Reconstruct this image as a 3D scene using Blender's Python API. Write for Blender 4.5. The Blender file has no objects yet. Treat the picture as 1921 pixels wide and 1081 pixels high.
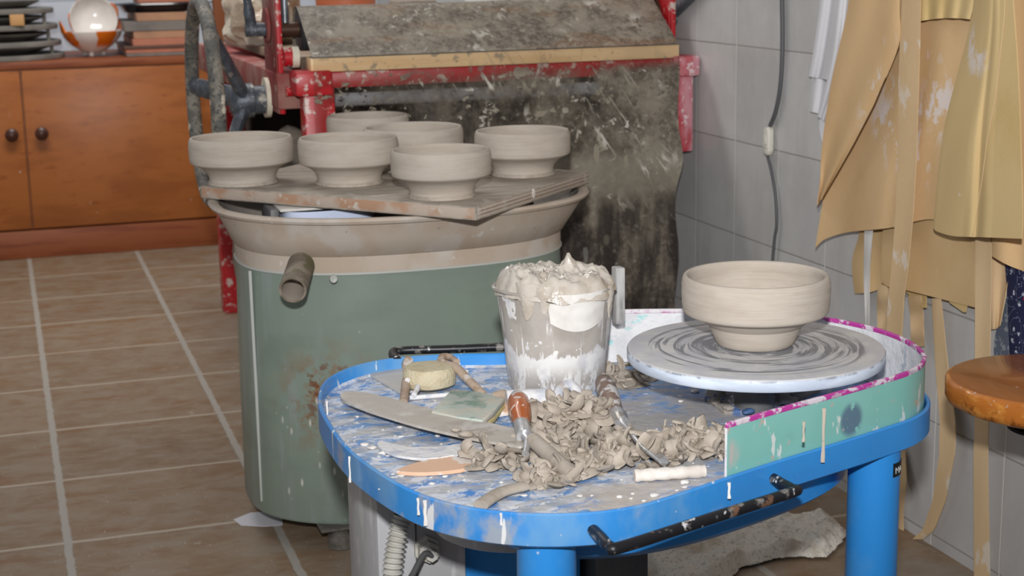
import bpy, bmesh, math, random
from mathutils import Vector, Matrix, noise as mnoise
random.seed(7)
PI = math.pi
SC = bpy.context.scene
COL = SC.collection

# ------------------------------------------------------------------ camera model
# world: +Y along the tiled right wall (away), +X to the right, Z up, metres
F, CX, CY, CAMH = 2950.0, 960.5, 540.5, 0.95
cy_ = Vector((-981, 611.5, -F)).normalized()
vx = 251.0
vy = (F * F - 981 * vx) / 611.5
cz_ = Vector((-vx, vy, F)).normalized()
cx_ = cy_.cross(cz_)
RC = Matrix((cx_, cy_, cz_))          # camera -> world rotation
EYE = Vector((0, 0, CAMH))
def ray(px, py): return RC @ Vector((px - CX, -(py - CY), -F))
def Az(px, py, z): r = ray(px, py); return EYE + r * ((z - CAMH) / r.z)
def Ay(px, py, y): r = ray(px, py); return EYE + r * (y / r.y)
def Ax(px, py, x): r = ray(px, py); return EYE + r * (x / r.x)

# ------------------------------------------------------------------ materials
def s2l(c):
    def f(u):
        u /= 255.0
        return u / 12.92 if u <= 0.04045 else ((u + 0.055) / 1.055) ** 2.4
    return (f(c[0]), f(c[1]), f(c[2]), 1.0)

class NT:
    def __init__(s, name):
        m = bpy.data.materials.new(name); m.use_nodes = True
        s.m = m; s.t = m.node_tree; s.t.nodes.clear()
        s.out = s.n('ShaderNodeOutputMaterial')
        s.geo = s.n('ShaderNodeNewGeometry')
        s.pos = s.geo.outputs['Position']
    def n(s, ty): return s.t.nodes.new(ty)
    def l(s, a, b): s.t.links.new(a, b)
    def setin(s, sock, v):
        if isinstance(v, bpy.types.NodeSocket): s.l(v, sock)
        else: sock.default_value = v
    def math(s, op, a, b=0.0, c=0.0, clamp=False):
        nd = s.n('ShaderNodeMath'); nd.operation = op; nd.use_clamp = clamp
        s.setin(nd.inputs[0], a); s.setin(nd.inputs[1], b); s.setin(nd.inputs[2], c)
        return nd.outputs[0]
    def vmath(s, op, a, b):
        nd = s.n('ShaderNodeVectorMath'); nd.operation = op
        s.setin(nd.inputs[0], a); s.setin(nd.inputs[1], b)
        return nd
    def xyz(s, v=None):
        nd = s.n('ShaderNodeSeparateXYZ'); s.l(v or s.pos, nd.inputs[0]); return nd.outputs
    def maprange(s, v, a, b, c=0.0, d=1.0, smooth=True):
        nd = s.n('ShaderNodeMapRange'); nd.clamp = True
        nd.interpolation_type = 'SMOOTHSTEP' if smooth else 'LINEAR'
        s.setin(nd.inputs[0], v)
        for i, q in zip((1, 2, 3, 4), (a, b, c, d)): nd.inputs[i].default_value = q
        return nd.outputs[0]
    def noise(s, scale, detail=4, rough=0.55, dist=0.0, vec=None, off=0.0):
        sc = scale if isinstance(scale, (tuple, list)) else (scale,) * 3
        v = s.vmath('MULTIPLY', vec or s.pos, Vector(sc)).outputs[0]
        if off: v = s.vmath('ADD', v, Vector((off, off * 1.7, off * 0.6))).outputs[0]
        nd = s.n('ShaderNodeTexNoise'); s.l(v, nd.inputs['Vector'])
        nd.inputs['Scale'].default_value = 1.0; nd.inputs['Detail'].default_value = detail
        nd.inputs['Roughness'].default_value = rough; nd.inputs['Distortion'].default_value = dist
        return nd.outputs['Fac']
    def voro(s, scale, vec=None):
        sc = scale if isinstance(scale, (tuple, list)) else (scale,) * 3
        v = s.vmath('MULTIPLY', vec or s.pos, Vector(sc)).outputs[0]
        nd = s.n('ShaderNodeTexVoronoi'); s.l(v, nd.inputs['Vector']); nd.inputs['Scale'].default_value = 1.0
        return nd.outputs['Distance'], nd.outputs['Color']
    def mix(s, fac, a, b):
        nd = s.n('ShaderNodeMix'); nd.data_type = 'RGBA'
        s.setin(nd.inputs[0], fac); s.setin(nd.inputs[6], a); s.setin(nd.inputs[7], b)
        return nd.outputs[2]
    def spot(s, x, y, z, r, soft=0.5):
        d = s.vmath('DISTANCE', s.pos, Vector((x, y, z))).outputs['Value']
        return s.maprange(d, r * (1 - soft), r, 1.0, 0.0)
    def mask(s, L):
        k = L.get('kind', 'noise')
        if k == 'noise':
            v = s.noise(L['s'], L.get('detail', 4), L.get('rough', .55), L.get('dist', 0), off=L.get('off', 0))
            m = s.maprange(v, L['lo'], L['hi'])
        elif k == 'flat':
            m = s.math('ADD', 1.0, 0.0)
        else:
            d, c = s.voro(L['s'])
            m = s.maprange(d, L['lo'], L['hi'], 1.0, 0.0)
            if 'keep' in L:
                r = s.xyz(c)[0]
                m = s.math('MULTIPLY', m, s.math('LESS_THAN', r, L['keep']))
        for g in L.get('grad', []):
            ax = s.xyz()['xyz'.index(g[0])]
            m = s.math('MULTIPLY', m, s.maprange(ax, g[1], g[2]))
        if 'spot' in L: m = s.math('MULTIPLY', m, s.spot(*L['spot']))
        return s.math('MULTIPLY', m, L.get('amt', 1.0), clamp=True)

def mat(name, base, rough=.6, layers=(), bump=None, spec=.4, metal=0.0, mott=None, mscale=12, coat=0):
    s = NT(name)
    col = s2l(base)
    if mott:
        col = s.mix(s.maprange(s.noise(mscale, 5), .36, .66), s2l(base), s2l(mott))
    ro = rough
    for L in layers:
        m = s.mask(L)
        col = s.mix(m, col, s2l(L['c']))
        if 'r' in L:
            mm = s.n('ShaderNodeMix'); s.setin(mm.inputs[0], m); s.setin(mm.inputs[2], ro); s.setin(mm.inputs[3], L['r']); ro = mm.outputs[0]
    b = s.n('ShaderNodeBsdfPrincipled')
    s.setin(b.inputs['Base Color'], col); s.setin(b.inputs['Roughness'], ro)
    b.inputs['Specular IOR Level'].default_value = spec; b.inputs['Metallic'].default_value = metal
    if coat: b.inputs['Coat Weight'].default_value = coat
    if bump:
        bn = s.n('ShaderNodeBump'); bn.inputs['Strength'].default_value = bump[1]
        bn.inputs['Distance'].default_value = bump[2] if len(bump) > 2 else .002
        s.l(s.noise(bump[0], 5, .6), bn.inputs['Height']); s.l(bn.outputs[0], b.inputs['Normal'])
    s.l(b.outputs[0], s.out.inputs[0])
    s.b = b
    return s.m

def grid_mat(name, ax1, o1, p1, w1, ax2, o2, p2, w2, tile, tile2, grout1, grout2, layers=(), rough=.5, tscale=9, spec=.4, skew=0.0):
    """tiles with grout lines on two world axes"""
    s = NT(name); c = s.xyz()
    def line(ax, o, p, w, sk):
        v = c['xyz'.index(ax)]
        if sk: v = s.math('ADD', v, s.math('MULTIPLY', c[0], sk))
        wob = s.math('MULTIPLY', s.math('SUBTRACT', s.noise(30, 2), .5), w * .5)
        u = s.math('DIVIDE', s.math('ADD', s.math('SUBTRACT', v, o), wob), p)
        fr = s.math('SUBTRACT', u, s.math('FLOOR', s.math('ADD', u, .5)))
        d = s.math('MULTIPLY', s.math('ABSOLUTE', fr), p)
        return s.maprange(d, w * .35, w * .65, 1.0, 0.0), s.math('FLOOR', u)
    l1, i1 = line(ax1, o1, p1, w1, 0.0); l2, i2 = line(ax2, o2, p2, w2, skew)
    wn = s.n('ShaderNodeTexWhiteNoise'); wn.noise_dimensions = '2D'
    cb = s.n('ShaderNodeCombineXYZ'); s.l(i1, cb.inputs[0]); s.l(i2, cb.inputs[1]); s.l(cb.outputs[0], wn.inputs['Vector'])
    col = s.mix(s.maprange(s.noise(tscale, 6, .62, .6), .36, .66), s2l(tile), s2l(tile2))
    br = s.n('ShaderNodeHueSaturation'); s.l(col, br.inputs['Color'])
    s.l(s.math('ADD', .93, s.math('MULTIPLY', wn.outputs['Value'], .14)), br.inputs['Value'])
    col = br.outputs['Color']
    pre = [L for L in layers if not L.get('top')]
    for L in pre: col = s.mix(s.mask(L), col, s2l(L['c']))
    col = s.mix(l2, col, s2l(grout2)); col = s.mix(l1, col, s2l(grout1))
    for L in layers:
        if L.get('top'): col = s.mix(s.mask(L), col, s2l(L['c']))
    b = s.n('ShaderNodeBsdfPrincipled'); s.l(col, b.inputs['Base Color']); b.inputs['Roughness'].default_value = rough
    b.inputs['Specular IOR Level'].default_value = spec
    bn = s.n('ShaderNodeBump'); bn.inputs['Strength'].default_value = .4; bn.inputs['Distance'].default_value = .002; bn.invert = True
    s.l(s.math('MAXIMUM', l1, l2), bn.inputs['Height']); s.l(bn.outputs[0], b.inputs['Normal'])
    s.l(b.outputs[0], s.out.inputs[0])
    return s.m

W1 = (226, 224, 222); CLAYC = (172, 160, 146)

M = {}
M['floor'] = grid_mat('floor_tiles', 'x', .046, .3425, .0135, 'y', 2.589, .3383, .0105, (122, 97, 72), (132, 114, 94), (156, 150, 141), (164, 151, 134),
    [dict(c=(138, 124, 108), s=(10, 26, 10), lo=.42, hi=.66, amt=.65, detail=7, rough=.7),
     dict(c=(122, 84, 52), s=(7, 22, 7), lo=.54, hi=.70, amt=.75, detail=6, rough=.65, off=3),
     dict(c=(142, 136, 128), s=5, lo=.42, hi=.62, amt=.55, detail=6, grad=[('x', .1, .9)], top=True),
     dict(c=(196, 190, 182), s=26, lo=.63, hi=.72, amt=.6, detail=8, rough=.7, grad=[('x', -.1, .5)], top=True),
     dict(c=(225, 222, 218), s=130, lo=.0, hi=.22, kind='voro', keep=.07, amt=.8, top=True),
     dict(c=(80, 62, 46), s=(30, 90, 30), lo=.64, hi=.7, amt=.35, detail=4, off=9)], rough=.55, tscale=14, spec=.3)
M['wall_tile'] = grid_mat('wall_tiles', 'y', 2.994, .1828, .0034, 'z', .2055, .1866, .0028, (186, 184, 183), (194, 192, 190), (212, 210, 206), (156, 152, 147),
    [dict(c=(172, 169, 166), s=(20, 20, 5), lo=.45, hi=.7, amt=.4), dict(c=(198, 196, 192), s=(60, 60, 9), lo=.63, hi=.72, amt=.35, detail=5),
     dict(c=(84, 78, 72), s=60, lo=0, hi=.07, kind='voro', keep=.10, amt=.8, top=True)], rough=.32, spec=.45)
M['back_wall'] = mat('pale_panel', (196, 202, 212), .6, [dict(c=(160, 168, 180), s=5, lo=.4, hi=.7, amt=.5)])
M['orange_wood'] = mat('orange_varnished_wood', (158, 94, 47), .38, [
    dict(c=(138, 78, 38), s=(5, 5, 16), lo=.42, hi=.66, amt=.75, detail=5), dict(c=(120, 60, 26), s=(16, 16, 60), lo=.62, hi=.68, amt=.45, detail=3),
    dict(c=(190, 178, 170), s=(36, 36, 14), lo=.70, hi=.76, amt=.7, detail=5), dict(c=(230, 226, 220), s=26, lo=0, hi=.10, kind='voro', keep=.06, amt=.8)], spec=.35)
M['plinth_wood'] = mat('red_brown_plinth_wood', (136, 74, 40), .5, [dict(c=(112, 50, 24), s=(4, 4, 40), lo=.45, hi=.65, amt=.8)])
M['knob'] = mat('dark_brown_knob', (66, 36, 26), .3)
M['bat_grey'] = mat('pale_grey_kiln_shelf', (128, 124, 118), .7, mott=(108, 104, 98))
M['plate_dark'] = mat('dark_grey_stoneware', (112, 107, 100), .45, mott=(94, 90, 85))
M['tan_block'] = mat('tan_wood_block', (186, 142, 92), .6)
M['white_glaze'] = mat('white_glaze', (222, 216, 210), .18, coat=.4, mott=(208, 202, 196))
def petal_mat():
    s = NT('white_glaze_with_orange_petals')
    ob = s.n('ShaderNodeTexCoord').outputs['Object']
    c = s.xyz(ob)
    ang = s.math('ARCTAN2', c[1], c[0])
    fl = s.math('SINE', s.math('MULTIPLY', ang, 4.0))
    edge = s.math('ADD', fl, s.math('MULTIPLY', s.math('SUBTRACT', s.noise(18, 3, vec=ob), .5), 2.4))
    up = s.maprange(c[2], .012, .03)
    m = s.math('MULTIPLY', s.maprange(edge, .05, .16), up)
    col = s.mix(m, s2l((222, 216, 210)), s2l((214, 108, 20)))
    b = s.n('ShaderNodeBsdfPrincipled'); s.l(col, b.inputs['Base Color']); b.inputs['Roughness'].default_value = .2
    s.l(b.outputs[0], s.out.inputs[0]); return s.m
M['petals'] = petal_mat()
M['terracotta'] = mat('terracotta_plastic', (196, 112, 78), .5, [dict(c=(172, 92, 60), s=(3, 3, 90), lo=.45, hi=.6, amt=.6)])
M['board_pink'] = mat('terracotta_tile', (176, 112, 88), .7, mott=(160, 104, 84))
M['board_tan'] = mat('tan_board', (170, 128, 98), .7, mott=(150, 112, 88))
M['board_grey'] = mat('grey_slab', (122, 114, 108), .75, mott=(104, 98, 94))
M['black_gloss'] = mat('black_gloss', (20, 22, 28), .15, coat=.5)
M['dark_red_cover'] = mat('dark_brown_board', (96, 72, 62), .6)
M['green_box'] = mat('green_plastic', (36, 108, 84), .5)
M['post_wood'] = mat('brown_post', (122, 68, 36), .6)
M['bag'] = mat('cream_plastic_bag', (206, 196, 176), .3, [dict(c=(150, 126, 104), s=9, lo=.45, hi=.62, amt=.8)], bump=(30, .8, .01))
M['box_grey'] = mat('taupe_cardboard', (136, 124, 112), .8, mott=(120, 108, 98))
M['dark'] = mat('dark_shade_backing', (34, 28, 26), .8, mott=(50, 40, 34))  # dark backing colour standing in for the shade under the slab roller

# red frame paint with clay splashes
def red_layers(a=.8):
    return [dict(c=(208, 198, 186), s=34, lo=.56, hi=.62, amt=a, detail=6, rough=.65), dict(c=(216, 206, 196), s=110, lo=.68, hi=.72, amt=.8, detail=3),
            dict(c=(150, 120, 112), s=10, lo=.5, hi=.7, amt=.25)]
M['red'] = mat('red_enamel', (178, 22, 32), .42, red_layers(), spec=.5)
M['red_dusty'] = mat('dusty_red_enamel', (128, 46, 44), .7, [dict(c=(156, 124, 112), s=9, lo=.40, hi=.66, amt=.7, detail=6), dict(c=(200, 190, 178), s=40, lo=.66, hi=.71, amt=.8)])
M['red_chalky'] = mat('chalky_red_enamel', (172, 26, 40), .6, [dict(c=(206, 160, 168), s=(22, 22, 9), lo=.36, hi=.60, amt=.75, detail=6), dict(c=(226, 214, 214), s=60, lo=.58, hi=.66, amt=.7, detail=5)])
M['iron'] = mat('grey_cast_iron', (92, 98, 106), .42, [dict(c=(66, 70, 76), s=60, lo=.42, hi=.6, amt=.8, detail=6), dict(c=(176, 168, 154), s=26, lo=.60, hi=.68, amt=.75, detail=5), dict(c=(190, 190, 190), s=160, lo=.64, hi=.7, amt=.5)], metal=.25, bump=(220, .35, .002))
M['iron_clay'] = mat('clay_crusted_iron', (96, 94, 88), .6, [dict(c=(150, 142, 128), s=28, lo=.44, hi=.6, amt=.7, detail=7), dict(c=(60, 62, 64), s=140, lo=.52, hi=.62, amt=.8, detail=3), dict(c=(212, 204, 186), s=24, lo=.63, hi=.67, amt=.9, detail=3)], bump=(300, .6, .002))
M['steel'] = mat('grey_steel', (128, 132, 138), .35, [dict(c=(90, 92, 96), s=40, lo=.5, hi=.65, amt=.6)], metal=.6)
M['tube_steel'] = mat('bright_grey_tube', (186, 190, 196), .4, [dict(c=(150, 152, 156), s=40, lo=.5, hi=.65, amt=.6)])
M['rust_shaft'] = mat('brown_oiled_steel', (64, 44, 34), .4, metal=.3, mott=(84, 58, 44))
M['roller'] = mat('dark_rubber_roller', (58, 58, 58), .5)
M['cream_nylon'] = mat('cream_nylon', (214, 206, 186), .5)
M['pine'] = mat('pine_board', (238, 206, 160), .55, [dict(c=(222, 182, 130), s=(4, 30, 60), lo=.45, hi=.62, amt=.6), dict(c=(150, 140, 124), s=34, lo=.61, hi=.68, amt=.8, detail=5), dict(c=(150, 140, 124), s=9, lo=.5, hi=.66, amt=.5, grad=[('x', .95, 1.3)])])
M['bed'] = mat('dusty_slab_bed', (142, 120, 100), .8, mott=(160, 142, 124))

def sheet_mat():
    """dirty clear plastic: clear film + clay stains of its own"""
    s = NT('dirty_clear_plastic')
    c = s.xyz()
    x, y, z = c
    z = s.math('ADD', z, .005)
    # how dense the film of dried slip is
    top = s.maprange(z, .7665, .7685)                                 # draped part over the roller is brown and opaque
    right = s.math('MULTIPLY', s.maprange(s.math('ADD', x, s.math('MULTIPLY', s.math('SUBTRACT', s.noise(12, 6, .65), .5), .35)), 1.10, 1.24), s.maprange(z, .745, .70))
    low = s.maprange(s.math('ADD', z, s.math('MULTIPLY', s.math('SUBTRACT', s.noise(9, 5), .5), .12)), .60, .53)
    haze = s.math('MULTIPLY', s.maprange(s.noise(11, 6, .6), .36, .68, .10, .62), s.maprange(z, .738, .70, .10, 1.0))
    haze = s.math('MULTIPLY', haze, s.maprange(x, .62, 1.05, .22, 1.0))
    film = s.math('MAXIMUM', s.math('MULTIPLY', top, .97), s.math('MAXIMUM', s.math('MULTIPLY', right, .86), s.math('MULTIPLY', low, .92)))
    film = s.math('MAXIMUM', film, haze)
    fcol = s.mix(s.maprange(s.noise(16, 6, .65), .38, .64), s2l((94, 85, 74)), s2l((142, 132, 117)))
    fcol = s.mix(s.math('MULTIPLY', s.maprange(s.noise((5, 20, 20), 4, off=4), .54, .64), s.math('MULTIPLY', top, .6)), fcol, s2l((124, 92, 62)))
    fcol = s.mix(s.math('MULTIPLY', s.maprange(s.noise(85, 6, .72, off=41), .46, .62), .55), fcol, s2l((158, 149, 134)))
    fcol = s.mix(s.math('MULTIPLY', s.maprange(s.noise(60, 6, .7, off=47), .54, .66), .6), fcol, s2l((70, 62, 56)))
    # darker brown towards the bottom where the old slip has soaked off
    dk = s.math('MULTIPLY', s.maprange(z, .52, .41), s.maprange(s.noise((28, 28, 5), 4), .25, .6))
    fcol = s.mix(s.math('MULTIPLY', dk, .9), fcol, s2l((44, 36, 34)))
    mid = s.math('MULTIPLY', s.math('MULTIPLY', s.maprange(z, .44, .50), s.maprange(z, .58, .53)), .7)
    fcol = s.mix(mid, fcol, s2l((150, 142, 127)))
    # splashes
    v1 = s.noise((17, 17, 22), 7, .66, .3, off=1)
    sp1 = s.math('MULTIPLY', s.maprange(v1, .595, .62), s.maprange(s.noise(5, 2, off=7), .40, .56))
    v5 = s.noise((40, 40, 14), 4, .55, .25, off=12)
    sp1 = s.math('MAXIMUM', sp1, s.math('MULTIPLY', s.maprange(v5, .60, .63), s.math('MULTIPLY', s.maprange(x, .78, .95), s.maprange(s.noise(7, 2, off=17), .44, .56))))
    cb = s.n('ShaderNodeCombineXYZ'); s.l(s.math('ADD', s.math('MULTIPLY', x, 70.0), s.math('MULTIPLY', z, 46.0)), cb.inputs[0]); s.l(s.math('MULTIPLY', y, 30.0), cb.inputs[1]); s.l(s.math('MULTIPLY', z, 11.0), cb.inputs[2])
    v6 = s.noise(1.0, 4, .6, .4, vec=cb.outputs[0], off=3)
    sp1 = s.math('MAXIMUM', sp1, s.math('MULTIPLY', s.maprange(v6, .59, .63), s.math('MULTIPLY', s.maprange(x, .72, .9), s.maprange(s.noise(8, 3, off=27), .44, .58))))
    v7 = s.noise((80, 80, 80), 5, .7, off=31)
    sp1 = s.math('MAXIMUM', sp1, s.math('MULTIPLY', s.maprange(v7, .56, .64), s.math('MULTIPLY', s.maprange(s.noise(7, 4, off=37), .46, .60), .8)))
    v2 = s.noise((55, 55, 60), 4, .5, .6, off=2)
    sp2 = s.maprange(v2, .665, .68)
    d, cc = s.voro(46); sp3 = s.math('MULTIPLY', s.maprange(d, .12, .22, 1, 0), s.math('LESS_THAN', s.xyz(cc)[0], .14))
    d, cc = s.voro((24, 24, 15)); sp4 = s.math('MULTIPLY', s.maprange(d, .12, .22, 1, 0), s.math('LESS_THAN', s.xyz(cc)[1], .10))
    spl = s.math('MULTIPLY', s.math('MAXIMUM', s.math('MAXIMUM', sp1, sp2), s.math('MAXIMUM', sp3, sp4)), .92)
    spl = s.math('MULTIPLY', spl, s.maprange(z, .40, .52, .35, 1.0))
    spl = s.math('MULTIPLY', spl, s.math('ADD', s.maprange(z, .745, .715, .12, 1.0), s.math('MULTIPLY', top, .75), clamp=True))
    scol = s.mix(s.maprange(s.noise(14, 3, off=5), .48, .68), s2l((150, 141, 124)), s2l((214, 210, 200)))
    col = s.mix(spl, fcol, scol)
    fac = s.math('MAXIMUM', film, spl, clamp=True)
    b = s.n('ShaderNodeBsdfPrincipled'); s.l(col, b.inputs['Base Color']); b.inputs['Roughness'].default_value = .42
    b.inputs['Specular IOR Level'].default_value = .35
    tr = s.n('ShaderNodeBsdfTransparent'); tr.inputs[0].default_value = (.93, .92, .91, 1)
    mx = s.n('ShaderNodeMixShader'); s.l(fac, mx.inputs[0]); s.l(tr.outputs[0], mx.inputs[1]); s.l(b.outputs[0], mx.inputs[2])
    s.l(mx.outputs[0], s.out.inputs[0]); return s.m
M['sheet'] = sheet_mat()

# clay
def clay_mat(name, base, mott, ring=True):
    s = NT(name)
    col = s.mix(s.maprange(s.noise((18, 18, 60), 5), .38, .64), s2l(base), s2l(mott))
    col = s.mix(s.math('MULTIPLY', s.maprange(s.noise((14, 14, 420), 2), .5, .66), .18), col, s2l((146, 134, 120)))
    b = s.n('ShaderNodeBsdfPrincipled'); s.l(col, b.inputs['Base Color']); b.inputs['Roughness'].default_value = .72
    b.inputs['Specular IOR Level'].default_value = .25
    bn = s.n('ShaderNodeBump'); bn.inputs['Strength'].default_value = .14; bn.inputs['Distance'].default_value = .001
    s.l(s.noise((22, 22, 520), 3), bn.inputs['Height']); s.l(bn.outputs[0], b.inputs['Normal'])
    s.l(b.outputs[0], s.out.inputs[0]); return s.m
M['clay'] = clay_mat('raw_clay', (184, 174, 162), (176, 165, 152))
M['clay_wet'] = mat('soft_clay', (166, 155, 142), .6, [dict(c=(148, 136, 121), s=40, lo=.5, hi=.65, amt=.6)], bump=(120, .5, .002), mott=(176, 165, 152), mscale=30)
M['slip'] = mat('wet_slip', (196, 187, 175), .16, [dict(c=(176, 164, 148), s=40, lo=.45, hi=.65, amt=.7)], spec=.6, coat=.5, bump=(60, .6, .004))
M['ware_board'] = mat('clay_dusted_board', (170, 159, 146), .75, [dict(c=(132, 122, 110), s=(12, 40, 40), lo=.45, hi=.62, amt=.6), dict(c=(196, 190, 180), s=24, lo=.60, hi=.7, amt=.6, detail=6)], mott=(156, 145, 131))
M['board_edge'] = mat('worn_wood_edge', (170, 134, 108), .7, [dict(c=(180, 168, 156), s=18, lo=.42, hi=.60, amt=.85, detail=6), dict(c=(196, 190, 182), s=40, lo=.62, hi=.68, amt=.8)])
def ply_mat():
    s = NT('plywood_end_grain'); z = s.xyz()[2]
    v = s.math('SINE', s.math('MULTIPLY', z, 2 * PI / .0058))
    v = s.math('ADD', v, s.math('MULTIPLY', s.noise((60, 60, 260), 5), 2.6))
    col = s.mix(s.maprange(v, .2, 1.9), s2l((138, 118, 102)), s2l((178, 166, 154)))
    col = s.mix(s.mask(dict(s=22, lo=.55, hi=.68, amt=.7)), col, s2l((186, 178, 168)))
    b = s.n('ShaderNodeBsdfPrincipled'); s.l(col, b.inputs['Base Color']); b.inputs['Roughness'].default_value = .75
    s.l(b.outputs[0], s.out.inputs[0]); return s.m
M['ply'] = ply_mat()
M['basin'] = mat('slip_coated_basin', (184, 171, 157), .6, [dict(c=(174, 156, 138), s=9, lo=.42, hi=.62, amt=.8, detail=5), dict(c=(190, 183, 176), s=(14, 14, 10), lo=.50, hi=.64, amt=.7, detail=6, off=3),
    dict(c=(204, 198, 192), s=34, lo=.64, hi=.70, amt=.7, detail=6), dict(c=(136, 134, 132), s=50, lo=.66, hi=.71, amt=.7, off=8)], spec=.3)
M['basin_in'] = mat('grey_basin_inside', (128, 122, 116), .6, mott=(150, 142, 134))
M['green'] = mat('grey_green_enamel', (124, 136, 125), .38, [
    dict(c=(128, 142, 130), s=(9, 9, 3), lo=.45, hi=.66, amt=.7, detail=5), dict(c=(112, 124, 114), s=(6, 6, 14), lo=.48, hi=.66, amt=.5, off=4),
    dict(c=(140, 148, 146), s=(30, 30, 4), lo=.52, hi=.66, amt=.6, grad=[('x', .52, .38)]),
    dict(c=(134, 92, 52), s=30, lo=.44, hi=.60, amt=.85, detail=7, rough=.7, spot=(.45, 2.39, .25, .13, .9)),
    dict(c=(110, 62, 34), s=46, lo=.56, hi=.62, amt=.9, detail=6, spot=(.45, 2.39, .265, .09, .7)),
    dict(c=(214, 212, 202), s=(84, 84, 30), lo=.06, hi=.28, kind='voro', keep=.45, amt=.8, spot=(.46, 2.37, .15, .18, .5)),
    dict(c=(200, 200, 192), s=70, lo=.03, hi=.12, kind='voro', keep=.10, amt=.8)], spec=.45)
M['pipe'] = mat('clay_stained_pipe', (112, 102, 88), .7, [dict(c=(148, 136, 120), s=(16, 50, 50), lo=.42, hi=.6, amt=.7), dict(c=(92, 88, 58), s=24, lo=.56, hi=.66, amt=.8)], bump=(60, .4, .002))
M['pipe_in'] = mat('pipe_inside_slip', (176, 164, 152), .6)
M['seam'] = mat('pale_bare_metal', (180, 182, 176), .5)
M['rubber_foot'] = mat('dirty_rubber', (74, 70, 64), .8, mott=(104, 98, 90), mscale=40)
M['blue_tub'] = mat('pale_blue_plastic', (206, 216, 240), .35, [dict(c=(120, 120, 130), s=220, lo=0, hi=.18, kind='voro', keep=.3, amt=.7)])
M['white_plastic'] = mat('chalky_white_plastic', (214, 210, 204), .5, mott=(196, 190, 182))
M['grey_plastic'] = mat('dark_grey_plastic', (74, 76, 80), .5, mott=(98, 98, 98))

# blue wheel
blue_l = [dict(c=(84, 148, 204), s=(10, 10, 6), lo=.46, hi=.62, amt=.5, detail=5), dict(c=(170, 176, 178), s=(26, 26, 9), lo=.60, hi=.68, amt=.6, detail=5), dict(c=(214, 214, 214), s=90, lo=0, hi=.13, kind='voro', keep=.12, amt=.9)]
M['blue'] = mat('blue_enamel', (52, 140, 214), .3, [dict(c=(54, 124, 196), s=7, lo=.45, hi=.65, amt=.5),
    dict(c=(120, 164, 200), s=(10, 10, 7), lo=.48, hi=.64, amt=.6, detail=6, grad=[('x', .72, .62)]),
    dict(c=(168, 166, 160), s=(16, 16, 12), lo=.55, hi=.66, amt=.75, detail=6, grad=[('x', .70, .60)], off=4),
    dict(c=(222, 222, 222), s=(60, 60, 12), lo=.64, hi=.67, amt=.9, detail=3, grad=[('x', .74, .6)], off=6)] + blue_l[2:], spec=.5)
M['blue_under'] = mat('blue_enamel_clean', (46, 136, 212), .3, [dict(c=(216, 216, 216), s=60, lo=0, hi=.12, kind='voro', keep=.12, amt=.9), dict(c=(90, 150, 200), s=12, lo=.5, hi=.68, amt=.4)], spec=.5)
M['tray_floor'] = mat('blue_enamel_under_dried_slip', (50, 130, 206), .5, [
    dict(c=(124, 158, 200), s=12, lo=.36, hi=.58, amt=.8, detail=7),
    dict(c=(224, 224, 226), s=(34, 44, 34), lo=.43, hi=.55, amt=.85, detail=8, rough=.7, dist=.6, grad=[('x', .80, .58)]),
    dict(c=(176, 174, 172), s=(26, 60, 30), lo=.47, hi=.56, amt=.75, detail=7, rough=.68, off=2),
    dict(c=(180, 172, 164), s=9, lo=.34, hi=.46, amt=.85, detail=6, off=5, spot=(.70, 1.60, .42, .17, .6)),
    dict(c=(232, 232, 232), s=60, lo=.62, hi=.66, amt=.95, detail=5, rough=.6, off=8),
    dict(c=(190, 180, 170), s=14, lo=.42, hi=.56, amt=.9, detail=7, spot=(.58, 1.37, .42, .13, .7))], bump=(70, .6, .003), spec=.35)
M['black_bar'] = mat('chipped_black_bar', (26, 26, 30), .4, [dict(c=(150, 144, 138), s=60, lo=.56, hi=.66, amt=.7, detail=6), dict(c=(222, 220, 220), s=90, lo=.64, hi=.69, amt=.8, detail=4), dict(c=(124, 92, 72), s=30, lo=.6, hi=.66, amt=.7, off=5)])
M['turq'] = mat('turquoise_enamel', (134, 190, 182), .35, [dict(c=(120, 184, 172), s=10, lo=.4, hi=.65, amt=.5),
    dict(c=(92, 116, 136), s=46, lo=.40, hi=.44, amt=.95, detail=5, spot=(.845, 1.42, .453, .026, .30)),
    dict(c=(92, 116, 136), s=40, lo=.50, hi=.56, amt=.9, detail=5, spot=(.755, 1.38, .452, .024, .8)),
    dict(c=(184, 172, 160), s=40, lo=.64, hi=.67, amt=.9, detail=4, off=3), dict(c=(186, 180, 174), s=(40, 40, 10), lo=.42, hi=.52, amt=.9, spot=(.668, 1.357, .455, .022, .5)),
    dict(c=(224, 222, 220), s=(60, 60, 24), lo=.62, hi=.66, amt=.8, off=7), dict(c=(186, 176, 168), s=50, lo=.05, hi=.2, kind='voro', keep=.12, amt=.9)], spec=.4)
M['splash_in'] = mat('white_splashed_slip', (224, 224, 226), .55, [dict(c=(206, 206, 210), s=30, lo=.45, hi=.62, amt=.8, detail=7), dict(c=(150, 164, 178), s=24, lo=.60, hi=.66, amt=.7, detail=5), dict(c=(120, 206, 206), s=(30, 30, 70), lo=.64, hi=.68, amt=.6, off=6)], bump=(120, .7, .002))
M['magenta'] = mat('magenta_trim', (184, 58, 150), .45, [dict(c=(220, 214, 220), s=(44, 44, 60), lo=.52, hi=.58, amt=.9, detail=6), dict(c=(222, 220, 222), s=16, lo=.34, hi=.44, amt=.95, grad=[('y', 1.72, 1.80)]), dict(c=(190, 174, 186), s=90, lo=.58, hi=.64, amt=.8)])
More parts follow.
